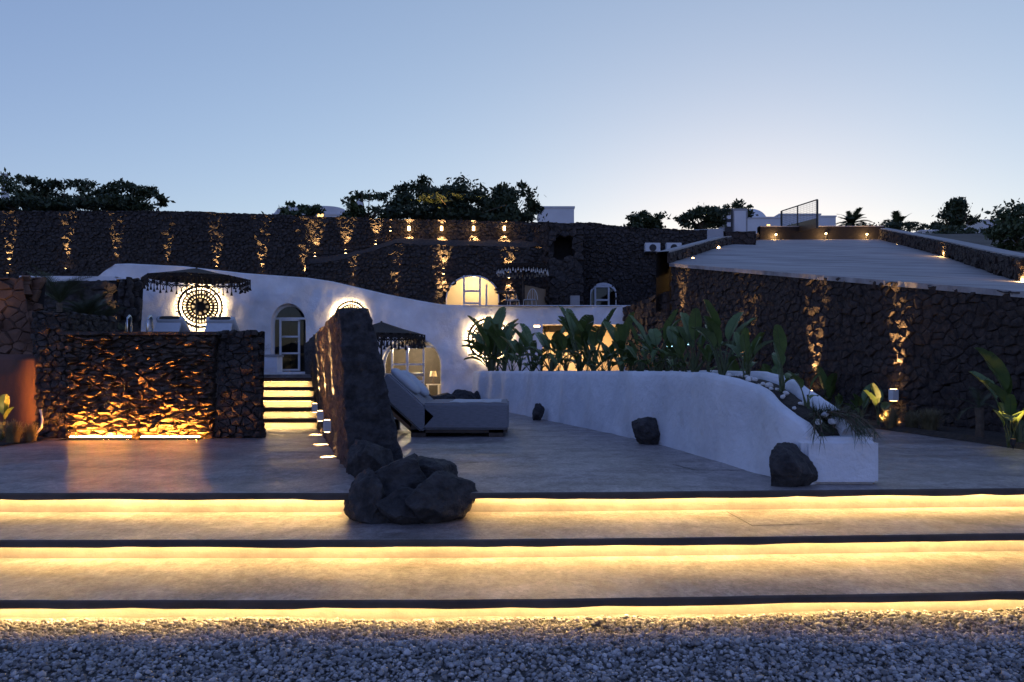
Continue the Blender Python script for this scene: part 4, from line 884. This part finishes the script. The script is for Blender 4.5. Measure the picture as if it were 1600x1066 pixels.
for px, py, D in ((1082, 406, 25.6), (1122, 388, 30.5)):
    c = P(px, py, D); t = thing('bollard_lamp', 'small lamp on the kerb wall on the house side of the ramp', 'lamp', c, 'lamps on the ramp kerb')
    MB().lathe([(.0, .06), (.05, .05), (.05, .0), (.03, -.02), (.03, -.3)], n=10).build('housing', M['metal'], t); MB().lathe([(.0, .075), (.055, .04), (.055, .0), (0, -.04)], (0, -.05, 0), 10).build('lens', M['bulb'], t); point(t, (.25, .05, -.05), 14, WARM, .05)
# spike lamp by the palms, lamp on the tower side, lamp beyond the terracotta wall
updown(G(174, 17.1, 1.66), 'spike lamp at the leaning stone buttress', None, up=45, box=(.06, .06, .12), m='metal', ang=40, lean=.25)
updown(Vector((ta[0] - .1, 30.2, 4.9)), 'hidden lamp washing the side of the niche tower', None, up=40, box=(.06, .06, .1), m='metal', ang=70, n=Vector((-.8, -.6, 0)), lean=.5)
t = updown(Vector((-8.35, 11.12, 1.30)), 'lamp on the terracotta wall below the stone pillar', None, up=9, down=5, box=(.10, .1, .12), ang=90, lean=.5)
# dangling blue-white fairy lights behind the plants
for px, py in ((1046, 541), (1076, 538)): c = P(px, py, 18); tag(MB().box((0, 0, 0), (.13, .02, .025)).build('fairy_light', M['blueled']), 'small blue-white light glinting behind the banana leaves', 'lamp', 'blue-white lights behind the plants').location = c
# white hose at the left
tag(MB().tube([P(63, 640, 11.15), P(66, 655, 11.15), P(65, 668, 11.1), P(58, 676, 11.05), P(50, 681, 11.0)], .016, 6).build('hose', M['plastic'], None, True), 'thin white hose hanging beside the rock waterfall', 'hose')

# ---------------------------------------------------------------- parasols with tassels
def parasol(c, rad, h, label, drop=.42, tass='rope', n=8, pole=True, rz=0.0):
    t = thing('parasol', label, 'parasol', c, None, rz)
    if pole: MB().tube([(0, 0, 0), (0, 0, h + .02)], .025, 8).build('pole', M['dwood'], t); MB().lathe([(.0, .08), (.25, .06), (.27, 0)], n=16).build('base', M['metal'], t)
    cor = [(rad * math.cos(2 * math.pi * k / n), rad * math.sin(2 * math.pi * k / n), h - drop) for k in range(n)]
    mb = MB(); mid = [(p[0] * .5, p[1] * .5, h - drop * .55) for p in cor]; mb.add([(0, 0, h)] + mid + cor, [(0, 1 + k, 1 + (k + 1) % n) for k in range(n)] + [(1 + k, 1 + n + k, 1 + n + (k + 1) % n, 1 + (k + 1) % n) for k in range(n)]); mb.build('canopy', M['rope'], t)
    for k in range(n): mb = MB(); mb.tube([(0, 0, h - .06), (cor[k][0] * .99, cor[k][1] * .99, cor[k][2] - .02)], .012, 5); mb.build('rib', M['dwood'], t)
    fr = MB(); ta_ = MB(); rr = random.Random(3); m = 4
    for k in range(n):
        a, b = Vector(cor[k]), Vector(cor[(k + 1) % n])
        for j in range(m):
            p, q = a.lerp(b, j / m), a.lerp(b, (j + 1) / m); dn = Vector((0, 0, -.21)); c_ = (p + q) / 2
            for s, e in ((p, c_ + dn * .75), (q, c_ + dn * .75), (p + dn * .35, q + dn * .35), (p, q + dn * .5), (q, p + dn * .5), (p, p + dn)): fr.tube([s, (s + e) / 2 + Vector((0, 0, -.02)), e], .013, 4, 0, False)
            for s in (p + dn, c_ + dn * .75): L = rr.uniform(.09, .16); ta_.lathe([(.0, .0), (.018, -.01), (.012, -.03), (.04, -L), (.0, -L)], s, 6)
    o = fr.build('fringe', M['rope'], t); o['kind'] = 'stuff'; o = ta_.build('tassels', M[tass], t); o['kind'] = 'stuff'
    return t
parasol(G(307, 22.4, 1.55), 1.5, 1.0 + (HY - 419) / F * 22.4 - 1.55, 'wide dark crocheted parasol with tassels in front of the glowing disc', .31, rz=.2)
parasol(G(596, 19.2, 0), 1.08, 1.0 + (HY - 503) / F * 19.2, 'dark tasselled parasol in front of the arched glazed doors', .32, rz=.1)
parasol(G(817, 28.2, 3.15), .98, 1.0 + (HY - 409) / F * 28.2 - 3.15, 'small dark parasol with pale tassels on the upper terrace', .16, 'tassel', rz=.3)
# upper terrace furniture
t = thing('garden_bench_wall', 'tan rendered curved seat wall on the upper terrace', 'bench', (0, 0, 0)); rows = []
tops = [(820, 446), (832, 447.5), (845, 451), (858, 452.5), (889, 452.5)]
rows = [[P(px, 482, 28.6 + .4 * k) for k, (px, y) in enumerate(tops)], [P(px, y, 28.6 + .4 * k) for k, (px, y) in enumerate(tops)], [P(px, y, 28.6 + .4 * k) + Vector((0, .35, .0)) for k, (px, y) in enumerate(tops)]]
mb = MB(); mb.grid(rows); mb.build('render', M['tan'], t); mb = MB(); mb.box(P(898, 472, 29.3), (.35, .4, .45)); mb.build('end_block', M['cap'], t)
def wire_chair(c, label, rz):
    t = thing('wire_chair', label, 'chair', c, 'wire chairs on the upper terrace', rz)
    for sx in (-.2, .2):
        for sy in (-.2, .2): MB().tube([(sx, sy, 0), (sx * .8, sy * .8, .44)], .011, 5).build('leg', M['lampwhite'], t)
    mb = MB(); mb.tube([(.22 * math.cos(a), .22 * math.sin(a), .45) for a in [k * math.pi / 8 for k in range(17)]], .012, 5, cap=False); mb.add([(.21 * math.cos(k * math.pi / 6), .21 * math.sin(k * math.pi / 6), .45) for k in range(12)], [tuple(range(12))]); mb.build('seat', M['lampwhite'], t)
    mb = MB(); mb.tube([(.21 * math.cos(a), .2, .45 + .42 * math.sin(a)) for a in [k * math.pi / 10 for k in range(11)]], .012, 5)
    for x in (-.1, 0, .1): mb.tube([(x, .2, .45), (x, .2, .45 + .42 * math.sqrt(max(0, 1 - (x / .21) ** 2)))], .008, 4)
    mb.build('backrest', M['lampwhite'], t)
wire_chair(G(802, 27.9, 3.12), 'low pale wire chair right of the half-round window', .3); wire_chair(G(828, 27.9, 3.14), 'taller pale wire chair at the parasol pole', -.5)
mb = MB(); mb.tube([G(817, 28.1, 3.15) + Vector((-.6, 0, 0)), G(817, 28.1, 3.85) + Vector((-.6, 0, 0))], .03, 8); mb.lathe([(.0, .02), (.4, .02), (.4, -.02), (0, -.02)], G(817, 28.1, 3.87) + Vector((-.6, 0, 0)), 20); tag(mb.build('cafe_table', M['metal']), 'small round table between the wire chairs', 'table')

# ---------------------------------------------------------------- plants
def leaf_geo(L, Wd, stalk, lean, droop, seed, twist=0.0, torn=.35):
    """one banana leaf: curved stalk and a folded blade with torn edges; grows along +Y leaning up, base at origin"""
    rr = random.Random(seed); mb = MB(); path = []; d = lean; p = Vector((0, 0, 0)); n1, n2 = 5, 9
    for k in range(n1 + 1): path.append(p.copy()); p = p + Vector((0, math.sin(d), math.cos(d))) * stalk / n1; d += .04
    mb.tube(path, [lerp(.018, .008, k / n1) for k in range(n1 + 1)], 5, 1, False); p = path[-1].copy()
    mid = []; dd = []
    for k in range(n2 + 1): mid.append(p.copy()); dd.append(d); p = p + Vector((0, math.sin(d), math.cos(d))) * L / n2; d += droop / n2
    for sgn in (-1, 1):
        for k in range(n2):
            w0 = Wd * (math.sin(math.pi * min(1, (k + .15) / n2 * .97 + .03)) ** .55) * (1 - .25 * k / n2); w1 = Wd * (math.sin(math.pi * min(1, (k + 1.0) / n2 * .97 + .03)) ** .55) * (1 - .25 * (k + 1) / n2)
            if k == n2 - 1: w1 = .01
            up0, up1 = Vector((0, -math.cos(dd[k]), math.sin(dd[k]))), Vector((0, -math.cos(dd[k + 1]), math.sin(dd[k + 1]))); f = .42
            tear = .25 if rr.random() < torn else 0.0; a, b = mid[k], mid[k + 1]; e0 = lerp(0, 1, tear * .35); sag = rr.uniform(-.06, .05) * (2 if tear else 1)
            fw = (mid[k + 1] - mid[k]) * .55
            o0 = a.lerp(b, e0) + Vector((sgn * w0 * math.cos(f), 0, 0)) + up0 * (w0 * math.sin(f) + sag * w0) + fw; o1 = b + Vector((sgn * w1 * math.cos(f), 0, 0)) + up1 * (w1 * math.sin(f) + sag * w1) + fw * (0 if k == n2 - 1 else 1)
            mb.add([a, b, o1, o0], [(0, 1, 2, 3) if sgn > 0 else (3, 2, 1, 0)], 0)
    mb.tube(mid, [.008 * (1 - .8 * k / n2) for k in range(n2 + 1)], 4, 1, False)
    return mb.mesh('leaf', [M['leaf'], M['stalk']])
LEAVES = [leaf_geo(rl, w, s, ln, dr, i) for i, (rl, w, s, ln, dr) in enumerate(((.50, .125, .50, .10, .5), (.46, .14, .42, .28, .9), (.56, .13, .56, .05, .25), (.40, .12, .34, .45, 1.1), (.52, .115, .46, .20, .6), (.36, .11, .26, .6, 1.2), (.44, .145, .55, .16, .45)))]
def banana(c, h, n, label, seed, group='banana plants in the white planter', spread=1.0):
    t = thing('banana_plant', label, 'plant', c, group); rr = random.Random(seed); a0 = rr.uniform(0, 6)
    MB().tube([(0, 0, -.05), (.01, 0, .12 * h), (0, .01, .30 * h)], [.035 * h, .03 * h, .016 * h], 7).build('stem', M['stalk'], t)
    for k in range(n):
        o = link('leaf', rr.choice(LEAVES), t); s = h / 1.02 * rr.uniform(.62, 1.05); fan = a0 + (0 if k % 2 else math.pi) + rr.uniform(-.7, .7) * spread
        o.matrix_local = Matrix.Translation((rr.uniform(-.03, .03), rr.uniform(-.03, .03), .02)) @ Matrix.Rotation(fan, 4, 'Z') @ Matrix.Rotation(-rr.uniform(-.05, .22) * spread, 4, 'X') @ Matrix.Rotation(rr.uniform(-.7, .7), 4, 'Z') @ Matrix.Diagonal((s, s, s, 1))
    return t
def planter_pos(px, frac):
    best = None
    for i in range(1101):
        s = i / 100; D, X, Z, Wd = path_at(min(s, 10.99)); x = X + .22 + (Wd - .45) * frac; e = abs(CX + F * x / D - px)
        if best is None or e < best[0]: best = (e, Vector((x, D, Z - .07)))
    return best[1]
BAN = [(752, .5, 505, 7, 'low clump in front of the glowing disc'), (768, .4, 492, 9, 'tall bushy plant covering the glowing disc'), (788, .6, 506, 8, 'bushy plant at the right edge of the glowing disc'), (812, .4, 515, 6, 'slender plant right of the glowing disc'), (832, .6, 506, 6, 'plant with narrow torn leaves before the slot lamp'), (862, .4, 498, 8, 'broad plant at the left edge of the lit porch'), (884, .7, 520, 6, 'short plant in the middle of the lit porch'), (906, .4, 482, 8, 'tallest upright plant before the lit porch'), (928, .6, 492, 8, 'dense plant before the porch lamp'), (950, .3, 515, 6, 'low plant at the right of the lit porch'), (972, .5, 498, 8, 'plant at the porch corner against brown stone'), (1002, .5, 508, 7, 'loose plant before the low brown wall'), (1030, .5, 500, 8, 'plant below the ramp corner'), (1056, .4, 510, 8, 'plant with blue-white lights behind it'), (1085, .5, 476, 8, 'plant with broad leaves before the ramp wall end'), (1128, .5, 482, 8, 'wide plant where the planter starts to slope'), (1166, .55, 512, 5, 'plant with one rounded upright leaf on the slope'), (1222, .6, 520, 4, 'plant with a single tall paddle leaf near the planter end'), (1262, .7, 574, 3, 'small plant with a round leaf by the planter end')]
for i, (px, fr_, ytop, n, lb) in enumerate(BAN):
    c = planter_pos(px, fr_); h = (ZC + (HY - ytop) / F * c.y - c.z) * 1.1; banana(c, h, int(n * 1.6) + 1, 'banana plant, ' + lb, 300 + i)
rr = random.Random(77)
for i, (px, fr_, ytop, n, lb) in enumerate([(760, .8, 530, 6, 'short filler under the glowing disc'), (800, .8, 540, 6, 'short filler right of the disc'), (845, .8, 538, 6, 'short filler below the slot lamp'), (872, .2, 545, 5, 'short filler at the porch edge'), (918, .8, 540, 6, 'short filler in front of the porch'), (940, .2, 535, 6, 'filler between the porch plants'), (985, .8, 535, 7, 'filler by the brown wall'), (1016, .2, 538, 6, 'filler below the low brown wall'), (1044, .8, 530, 7, 'filler near the blue-white lights'), (1070, .3, 525, 7, 'filler left of the sloping end'), (1106, .6, 530, 6, 'filler where the slope begins')]):
    c = planter_pos(px, fr_); h = ZC + (HY - ytop) / F * c.y - c.z; banana(c, h, n + 3, 'banana plant, ' + lb, 340 + i)
g2 = 'banana plants in the bed by the ramp wall'
banana(G(1292, 16.2, 0), 1.25, 8, 'banana plant rising behind the drooping spiky plant', 383, g2); banana(G(1250, 17.6, 0), 1.5, 8, 'banana plant beside the foot lamp of the ramp wall', 384, g2); banana(G(1205, 17.0, 0), 1.5, 8, 'tall banana plant rising behind the sloping planter rim', 381, g2); banana(G(1150, 18.5, 0), 1.9, 9, 'tall banana plant against the ramp wall behind the planter', 382, g2)
banana(G(1372, 13.4, 0), 1.05, 4, 'banana plant lit gold beside the white ramp wall lamp', 360, g2); banana(G(1590, 10.2, 0), 1.62, 9, 'tall golden banana plant at the near end of the bed', 364, g2, .8)
banana(G(1575, 10.0, 0), .8, 4, 'low banana plant under the tall golden one', 367, g2, 1.4); banana(G(1345, 14.6, 0), .85, 8, 'bushy dark banana plant behind the planter end', 371, g2); banana(G(1310, 15.6, 0), .7, 6, 'dim banana plant behind the drooping succulent', 374, g2)
banana(G(2, 10.7, .03), .75, 4, 'banana plant leaf edge beside the terracotta wall', 377, None)
# bed soil
mb = MB(); ed = [(6.55, 8.0), (6.5, 9.76), (6.42, 11.5), (6.30, 13.3), (6.05, 15.5), (5.4, 19), (4.6, 23)]; n = 12
mb.grid([[Vector((x + (RX(D) - .02 - x) * k / n, D, .03 + .05 * nz((x * 3, D * 2, k), .9) + (.03 if 0 < k else -.03))) for k in range(n + 1)] for x, D in ed for _ in (0,)]); tag(mb.build('planting_bed', M['soil'], None, True), kind='structure')
mb = MB(); mb.grid([[Vector((lerp(-10, -6.75, k / 12), lerp(9.95 - .04 * k * 0, 11.35, j / 6) + (.55 * (k / 12) if j == 0 else 0), .02 + .05 * nz((k, j, 0), .7) - (.03 if j == 0 else 0))) for k in range(13)] for j in range(7)]); tag(mb.build('flower_bed', M['soil'], None, True), kind='structure')
def tuft(name, c, h, spread, n, label, seed, m='grass', group=None, cat='grass clump', wd=.004):
    rr = random.Random(seed); mb = MB()
    for k in range(n):
        a = rr.uniform(0, 6.283); s = abs(rr.gauss(0, .5)) * spread; hh = h * rr.uniform(.55, 1.05); d = Vector((math.cos(a), math.sin(a), 0)); b = d * rr.uniform(0, .05 + spread * .15); pr = Vector((-d.y, d.x, 0)) * wd
        pts = [b, b + d * s * .3 + Vector((0, 0, hh * .5)), b + d * s * .75 + Vector((0, 0, hh * .85)), b + d * s * 1.25 + Vector((0, 0, hh * (.95 - .25 * s / max(.01, spread))))]
        mb.grid([[p - pr * (1 - i / 3.2) for i, p in enumerate(pts)], [p + pr * (1 - i / 3.2) for i, p in enumerate(pts)]])
    o = mb.build(name, M[m]); o.location = c; return tag(o, label, cat, group)
gg = 'feathery grass clumps'
tuft('grass_clump', G(20, 10.55, .02), .34, .22, 420, 'feathery grass clump below the terracotta wall', 1, group=gg); tuft('grass_clump', G(48, 10.75, .02), .28, .16, 300, 'smaller feathery grass clump beside the white hose', 2, group=gg)
tuft('grass_clump', G(1452, 12.2, .03), .42, .34, 600, 'wide dim grass clump right of the white ramp wall lamp', 3, group=gg); tuft('grass_clump', G(1393, 13.0, .03), .40, .22, 350, 'grass clump lit from behind by the white wall lamp', 4, group=gg); tuft('grass_clump', G(1425, 12.7, .03), .36, .26, 350, 'grass clump between the lit one and the wide one', 5, group=gg)
# palms: trunk and fronds, each frond its own part
def frond_geo(L, n, ll, seed, arch=1.0, wd=.012):
    rr = random.Random(seed); mb = MB(); pts = []; d = .25; p = Vector((0, 0, 0))
    for k in range(n + 1): pts.append(p.copy()); p = p + Vector((0, math.sin(d), math.cos(d))) * L / n; d += arch / n
    mb.tube(pts, [.012 * (1 - .8 * k / n) for k in range(n + 1)], 4, 0, False)
    for k in range(2, n + 1):
        t_ = (pts[k] - pts[k - 1]).normalized(); l = ll * (math.sin(math.pi * (k / n) * .85 + .25) ** .6)
        for s in (-1, 1):
            e = pts[k] + (Vector((s * .8, 0, .18)) + t_ * .75).normalized() * l * rr.uniform(.8, 1.1) + Vector((0, 0, -.12 * l)); w = t_ * wd
            mb.add([pts[k] - w, pts[k] + w, e], [(0, 1, 2)])
    return mb.mesh('frond', M['palm'])
FR = [frond_geo(1.0, 22, .34, i, a) for i, a in enumerate((.7, 1.1, 1.5, .9))]
FR2 = [frond_geo(1.0, 22, .40, i, a, .05) for i, a in enumerate((.7, 1.1, 1.5, .9))]
def palm(c, trunk, L, n, label, seed, tr=.06, group=None, up=.9, fronds=None):
    t = thing('palm', label, 'palm', c, group); rr = random.Random(seed)
    MB().tube([(0, 0, -.05), (.01, 0, trunk * .5), (0, 0, trunk)], [tr * 1.15, tr, tr * 1.1], 9).build('trunk', M['bark'], t)
    for k in range(n):
        o = link('frond', rr.choice(fronds or FR), t); s = L * rr.uniform(.75, 1.05)
        o.matrix_local = Matrix.Translation((0, 0, trunk)) @ Matrix.Rotation(k * 2.399 + rr.uniform(-.3, .3), 4, 'Z') @ Matrix.Rotation(-(k / n) * up + rr.uniform(-.1, .1), 4, 'X') @ Matrix.Diagonal((s, s, s, 1))
    return t
palm(G(93, 15.2, 1.5), .85, .95, 20, 'slender palm with pale trunk above the dark stone block', 1, .05, None, .6); palm(G(136, 16.0, 1.5), .62, .85, 26, 'bushy palm in front of the dark stone wall', 2, .07, None, .9); palm(G(160, 16.3, 1.5), .50, .70, 24, 'bushy palm closest to the leaning buttress', 3, .06, None, .9); palm(G(118, 15.8, 1.5), .45, .65, 20, 'low palm between the slender and bushy ones', 14, .05, None, .8)
palm(G(1330, 47, 8.8), 1.15, 1.15, 30, 'short full palm silhouetted behind the ramp', 4, .2, None, 1.25, FR2); palm(G(1402, 50, 8.9), 1.35, 1.3, 15, 'thin palm silhouetted behind the ramp', 5, .12, None, .9, FR2)
palm(G(1530, 10.9, .0), .48, .42, 7, 'stubby palm with thick grey trunk in the bed', 6, .055, None, 1.2)
# drooping succulent on the planter end block, with its bowl
t = thing('planter_bowl', 'shallow dark bowl on the planter end block', 'bowl', (2.84, 7.22, .41)); MB().lathe([(.10, 0), (.19, .05), (.21, .10), (.19, .10), (.1, .06), (0, .06)], n=20).build('bowl', M['dwood'], t, True)
rr = random.Random(4); mb = MB()
for k in range(17):
    a = rr.uniform(-2.0, .9); L = rr.uniform(.25, .6); pts = [Vector((0, 0, .06))]; d = Vector((math.cos(a), .7 * math.sin(a) - .25, .9)).normalized()
    for j in range(7): pts.append(pts[-1] + d * L / 6); d = (d + Vector((0, 0, -.30))).normalized()
    mb.tube(pts, .007, 4, 1, False)
    for j in range(1, 8):
        for q in range(9):
            e = Vector((rr.gauss(0, 1), rr.gauss(0, 1), rr.gauss(0, .8))).normalized() * rr.uniform(.08, .15) + (pts[j] - pts[j - 1]) * 1.1; w = Vector((-e.y, e.x, 0)).normalized() * .0045; mb.add([pts[j] - w, pts[j] + w, pts[j] + e], [(0, 1, 2)], 0)
o = mb.build('needle_plant', [M['palm'], M['bark']]); o.location = (2.84, 7.22, .45); tag(o, 'spiky drooping plant spilling from the bowl over the end block', 'plant')
tuft('spiky_plant', G(404, 20.5, 1.45), .30, .35, 160, 'spiky little plant on the bench by the narrow door', 8, 'palm', None, 'plant', .008)
# trees
def tree(c, rx, rz, label, seed, n=2600, m='crown', group=None, ls=.13, trunk=.8, gap=.35, flat=1.0, cone=False):
    t = thing('tree', label, 'tree', c, group); rr = np.random.default_rng(seed); r2 = random.Random(seed)
    MB().tube([(0, 0, -.4), (.05, 0, trunk * .5), (0, .05, trunk + rz * .3)], [.12, .09, .05], 7).build('trunk', M['bark'], t)
    mb = MB()
    for k in range(7): a = r2.uniform(0, 6.28); mb.tube([(0, 0, trunk * .6), (rx * .4 * math.cos(a), rx * .4 * math.sin(a), trunk + rz * .35), (rx * .8 * math.cos(a), rx * .8 * math.sin(a), trunk + rz * r2.uniform(.5, .9))], [.05, .03, .01], 5)
    mb.build('branches', M['bark'], t)
    nb = 34; cl = rr.normal(0, 1, (nb, 3)); cl /= np.linalg.norm(cl, axis=1)[:, None]; cl *= (rr.uniform(.25, 1, nb) ** .5)[:, None]; rad = rr.uniform(.16, gap, nb); cl[:9] *= 1.28; rad[:9] *= .6
    if cone: cl[:, 2] = rr.uniform(-1, 1, nb); k_ = (1 - (cl[:, 2] + 1) / 2) ** .6 * .85 + .1; an = rr.uniform(0, 6.28, nb); rd = rr.uniform(.3, 1, nb); cl[:, 0] = np.cos(an) * k_ * rd; cl[:, 1] = np.sin(an) * k_ * rd
    idx = rr.integers(0, nb, n); p = cl[idx] + rr.normal(0, .55, (n, 3)) * rad[idx][:, None]
    p[:, 2] *= 1.12 - .22 * np.abs(p[:, 0]); p = p * np.array([rx, rx * .8, rz / 2]) + np.array([0, 0, trunk + rz / 2]); p[:, 2] = np.maximum(p[:, 2], .05)
    u = rr.normal(0, 1, (n, 3)); u /= np.linalg.norm(u, axis=1)[:, None]; v = np.cross(u, rr.normal(0, 1, (n, 3))); v /= np.linalg.norm(v, axis=1)[:, None]; s = (ls * rr.uniform(.5, 1.2, n))[:, None]
    V = np.stack([p - u * s, p - v * s * .45, p + u * s, p + v * s * .45], 1).reshape(-1, 3); Fq = np.arange(4 * n).reshape(-1, 4)
    link('crown', np_mesh('crown', V, Fq, M[m]), t); return t
def top_tree(px0, px1, ytop, ybase, D, label, seed, n=2600, m='crown', **k):
    c = G((px0 + px1) / 2, D, ZC + (HY - ybase) / F * D); rx = (px1 - px0) / 2 / F * D; h = (ybase - ytop) / F * D; tr = k.pop('trunk', .15) ; return tree(c, rx, h - tr * .5, label, seed, n, m, trunk=tr * .6, **k)
T = 'trees on the hill above the dark wall'
top_tree(-60, 60, 276, 338, 36, 'loose fig tree at the end of the dark wall beside a pale chimney', 1, 2400, 'crown2', group=T)
top_tree(35, 165, 280, 338, 36.5, 'dense shrubby tree between the loose fig and the rounded tree', 2, 3200, gap=.27, group=T); top_tree(150, 258, 287, 338, 36, 'rounded dark tree where the bare wall top begins', 3, 3200, gap=.27, group=T)
top_tree(-30, 110, 308, 338, 35, 'low dark shrub filling under the fig tree', 12, 2600, group=T); top_tree(100, 225, 309, 338, 35, 'low dark shrub under the rounded tree', 13, 2600, group=T)
top_tree(436, 505, 322, 346, 34, 'small shrub before the barrel-roofed house', 4, 900, 'crown2', group=T); top_tree(530, 618, 305, 352, 34.5, 'sparse fig tree beside the pale chimney', 5, 1500, 'crown2', gap=.26, group=T)
top_tree(606, 720, 286, 352, 35.5, 'dense dark tree above the first bright wall lamps', 6, 5200, group=T); top_tree(680, 790, 281, 352, 36.5, 'tallest dense tree of the dark clump', 7, 5200, group=T); top_tree(745, 840, 296, 354, 35.5, 'dense tree at the end of the clump beside the white box house', 8, 4200, group=T)
top_tree(610, 830, 318, 352, 34.5, 'low hedge-like shrub under the dense clump', 9, 5200, group=T)
top_tree(978, 1040, 334, 362, 36, 'small dark shrub above the air conditioners', 10, 1800, group=T); top_tree(1060, 1135, 322, 362, 38, 'dark tree beside the meter hut', 11, 2600, group=T); top_tree(1125, 1172, 318, 350, 46, 'small tree behind the meter hut', 16, 1200, group=T)
top_tree(1455, 1536, 319, 366, 58, 'cone-shaped dark tree behind the ramp parapet', 17, 5200, cone=True, gap=.28, ls=.2, group=T)
top_tree(1556, 1660, 312, 410, 27, 'dark leafy tree beyond the ramp parapet', 18, 5200, 'crown2', ls=.11, group=T); top_tree(1225, 1262, 352, 364, 50, 'low shrub under the palms behind the ramp', 19, 500, group=T); top_tree(1330, 1450, 352, 368, 50, 'low scrub between the two palms', 20, 1500, group=T)
top_tree(1420, 1580, 356, 392, 44, 'dark scrub on the slope beyond the parapet', 21, 4000, group=T)

# ---------------------------------------------------------------- far houses, gate, meter hut
def box_house(px0, px1, ytop, ybase, D, label, wins=(), depth=6.0, m='white2', roof=True):
    a, b = P(px0, ybase, D), P(px1, ytop, D); t = thing('far_house', label, 'house', ((a.x + b.x) / 2, D, a.z), 'white houses on the hill'); w, h = b.x - a.x, b.z - a.z
    MB().box((0, depth / 2, h / 2 - .5), (w, depth, h + 1.0)).build('wall', M[m], t)
    if roof: MB().box((0, depth / 2, h + .05), (w + .1, depth + .1, .10)).build('roof_edge', M[m], t)
    for (x, z, ww, hh, mm) in wins:
        wd = MB().box((x * w, -.02, z * h), (ww, .06, hh)).build('window', M['frame'], t); MB().box((x * w, -.06, z * h), (ww * .8, .02, hh * .85)).build('pane', M[mm], wd)
    return t, w, h
t, w, h = box_house(1160, 1222, 341, 364, 55, 'white domed house behind the meter hut', [(.15, .45, .28, .28, 'bulb2')]); MB().lathe([(1.22 * math.cos(a), 1.1 * math.sin(a)) for a in [k * math.pi / 20 for k in range(11)]], (-.15, 2.2, h), 24).build('dome', M['white2'], t, True)
box_house(1218, 1282, 336, 364, 57, 'plain white house beside the domed one, behind the gate'); box_house(1276, 1306, 339, 362, 60, 'low white house end right of the gate'); box_house(1536, 1600, 345, 372, 62, 'white flat-roofed house beyond the cone tree')
box_house(843, 897, 325, 350, 48, 'bare white box house beside the dense trees', depth=4); box_house(1440, 1502, 362, 378, 46, 'low white wall of a house below the cone tree', depth=1.0)
t, w, h = box_house(426, 545, 336, 346, 52, 'barrel-roofed house with one lit window', [(.13, .55, .5, .6, 'bulb2')]); r_ = []
for yy in (0, 6): r_.append([(w * (k / 16 - .5), yy, h + .62 * (max(0, 1 - abs(2 * (k / 16) - 1) ** 4)) ** .5) for k in range(17)])
mb = MB(); mb.grid(r_); mb.add(r_[0], [tuple(range(17))]); mb.build('barrel_roof', M['white2'], t, True)
for px, yt, yb, D, lb in ((8, 275, 330, 40, 'pale chimney stack showing above the fig tree'), (562, 306, 345, 42, 'pale tapered chimney beside the sparse fig tree')):
    a, b = P(px, yb, D), P(px, yt, D); tag(MB().lathe([(.26, 0), (.17, b.z - a.z), (.22, b.z - a.z + .02), (.22, b.z - a.z + .1), (0, b.z - a.z + .1)], a, 4).build('chimney', M['white2']), lb, 'chimney')
c = P(1147, 362, 40); t = thing('meter_hut', 'small utility hut with pale panel and meter boxes by the ramp top', 'hut', c); MB().box((.1, .6, .5), (1.2, 1.2, 1.4)).build('wall', M['cap'], t); MB().box((-.28, -.02, .55), (.40, .06, 1.2)).build('meter_panel', M['metal'], t); MB().box((.30, -.02, .52), (.6, .05, 1.1)).build('door', M['white2'], t)
for zz in (.35, .75): MB().box((-.30, -.07, zz), (.2, .06, .22)).build('meter_box', M['acwhite'], t)
t = thing('street_lamp', 'street lamp glinting above the dark tree by the meter hut', 'street lamp', P(1113, 362, 39)); MB().tube([(0, 0, 0), (0, 0, 1.15), (.1, 0, 1.25)], .025, 6).build('pole', M['metal'], t); MB().lathe([(0, .05), (.06, 0), (0, -.03)], (.12, 0, 1.23), 8).build('lamp_head', M['bulb'], t)
a, b = P(1221, 369, 45.5), P(1277, 357, 40.5); zt0, zt1 = P(1221, 330, 45.5).z, P(1277, 312, 40.5).z; t = thing('gate', 'black metal gate with open mesh upper half at the ramp top', 'gate', (0, 0, 0))
def gl(k, zf): p = a.lerp(b, k); return Vector((p.x, p.y, lerp(p.z, lerp(zt0, zt1, k), zf)))
for k in (0, .48, 1): MB().tube([gl(k, 0), gl(k, 1)], .06 if k != .48 else .04, 4).build('post', M['metal'], t)
MB().tube([gl(0, 1), gl(1, 1)], .035, 4).build('top_rail', M['metal'], t); MB().add([gl(0, .02), gl(1, .02), gl(1, .36), gl(0, .36)], [(0, 1, 2, 3)]).build('lower_panel', M['metal'], t)
mb = MB()
for j in range(26): mb.tube([gl(j / 25, .36), gl(j / 25, 1)], .006, 3, 0, False)
for j in range(9): mb.tube([gl(0, .36 + .07 * j), gl(1, .36 + .07 * j)], .006, 3, 0, False)
o = mb.build('mesh_infill', M['metal'], t); o['kind'] = 'stuff'
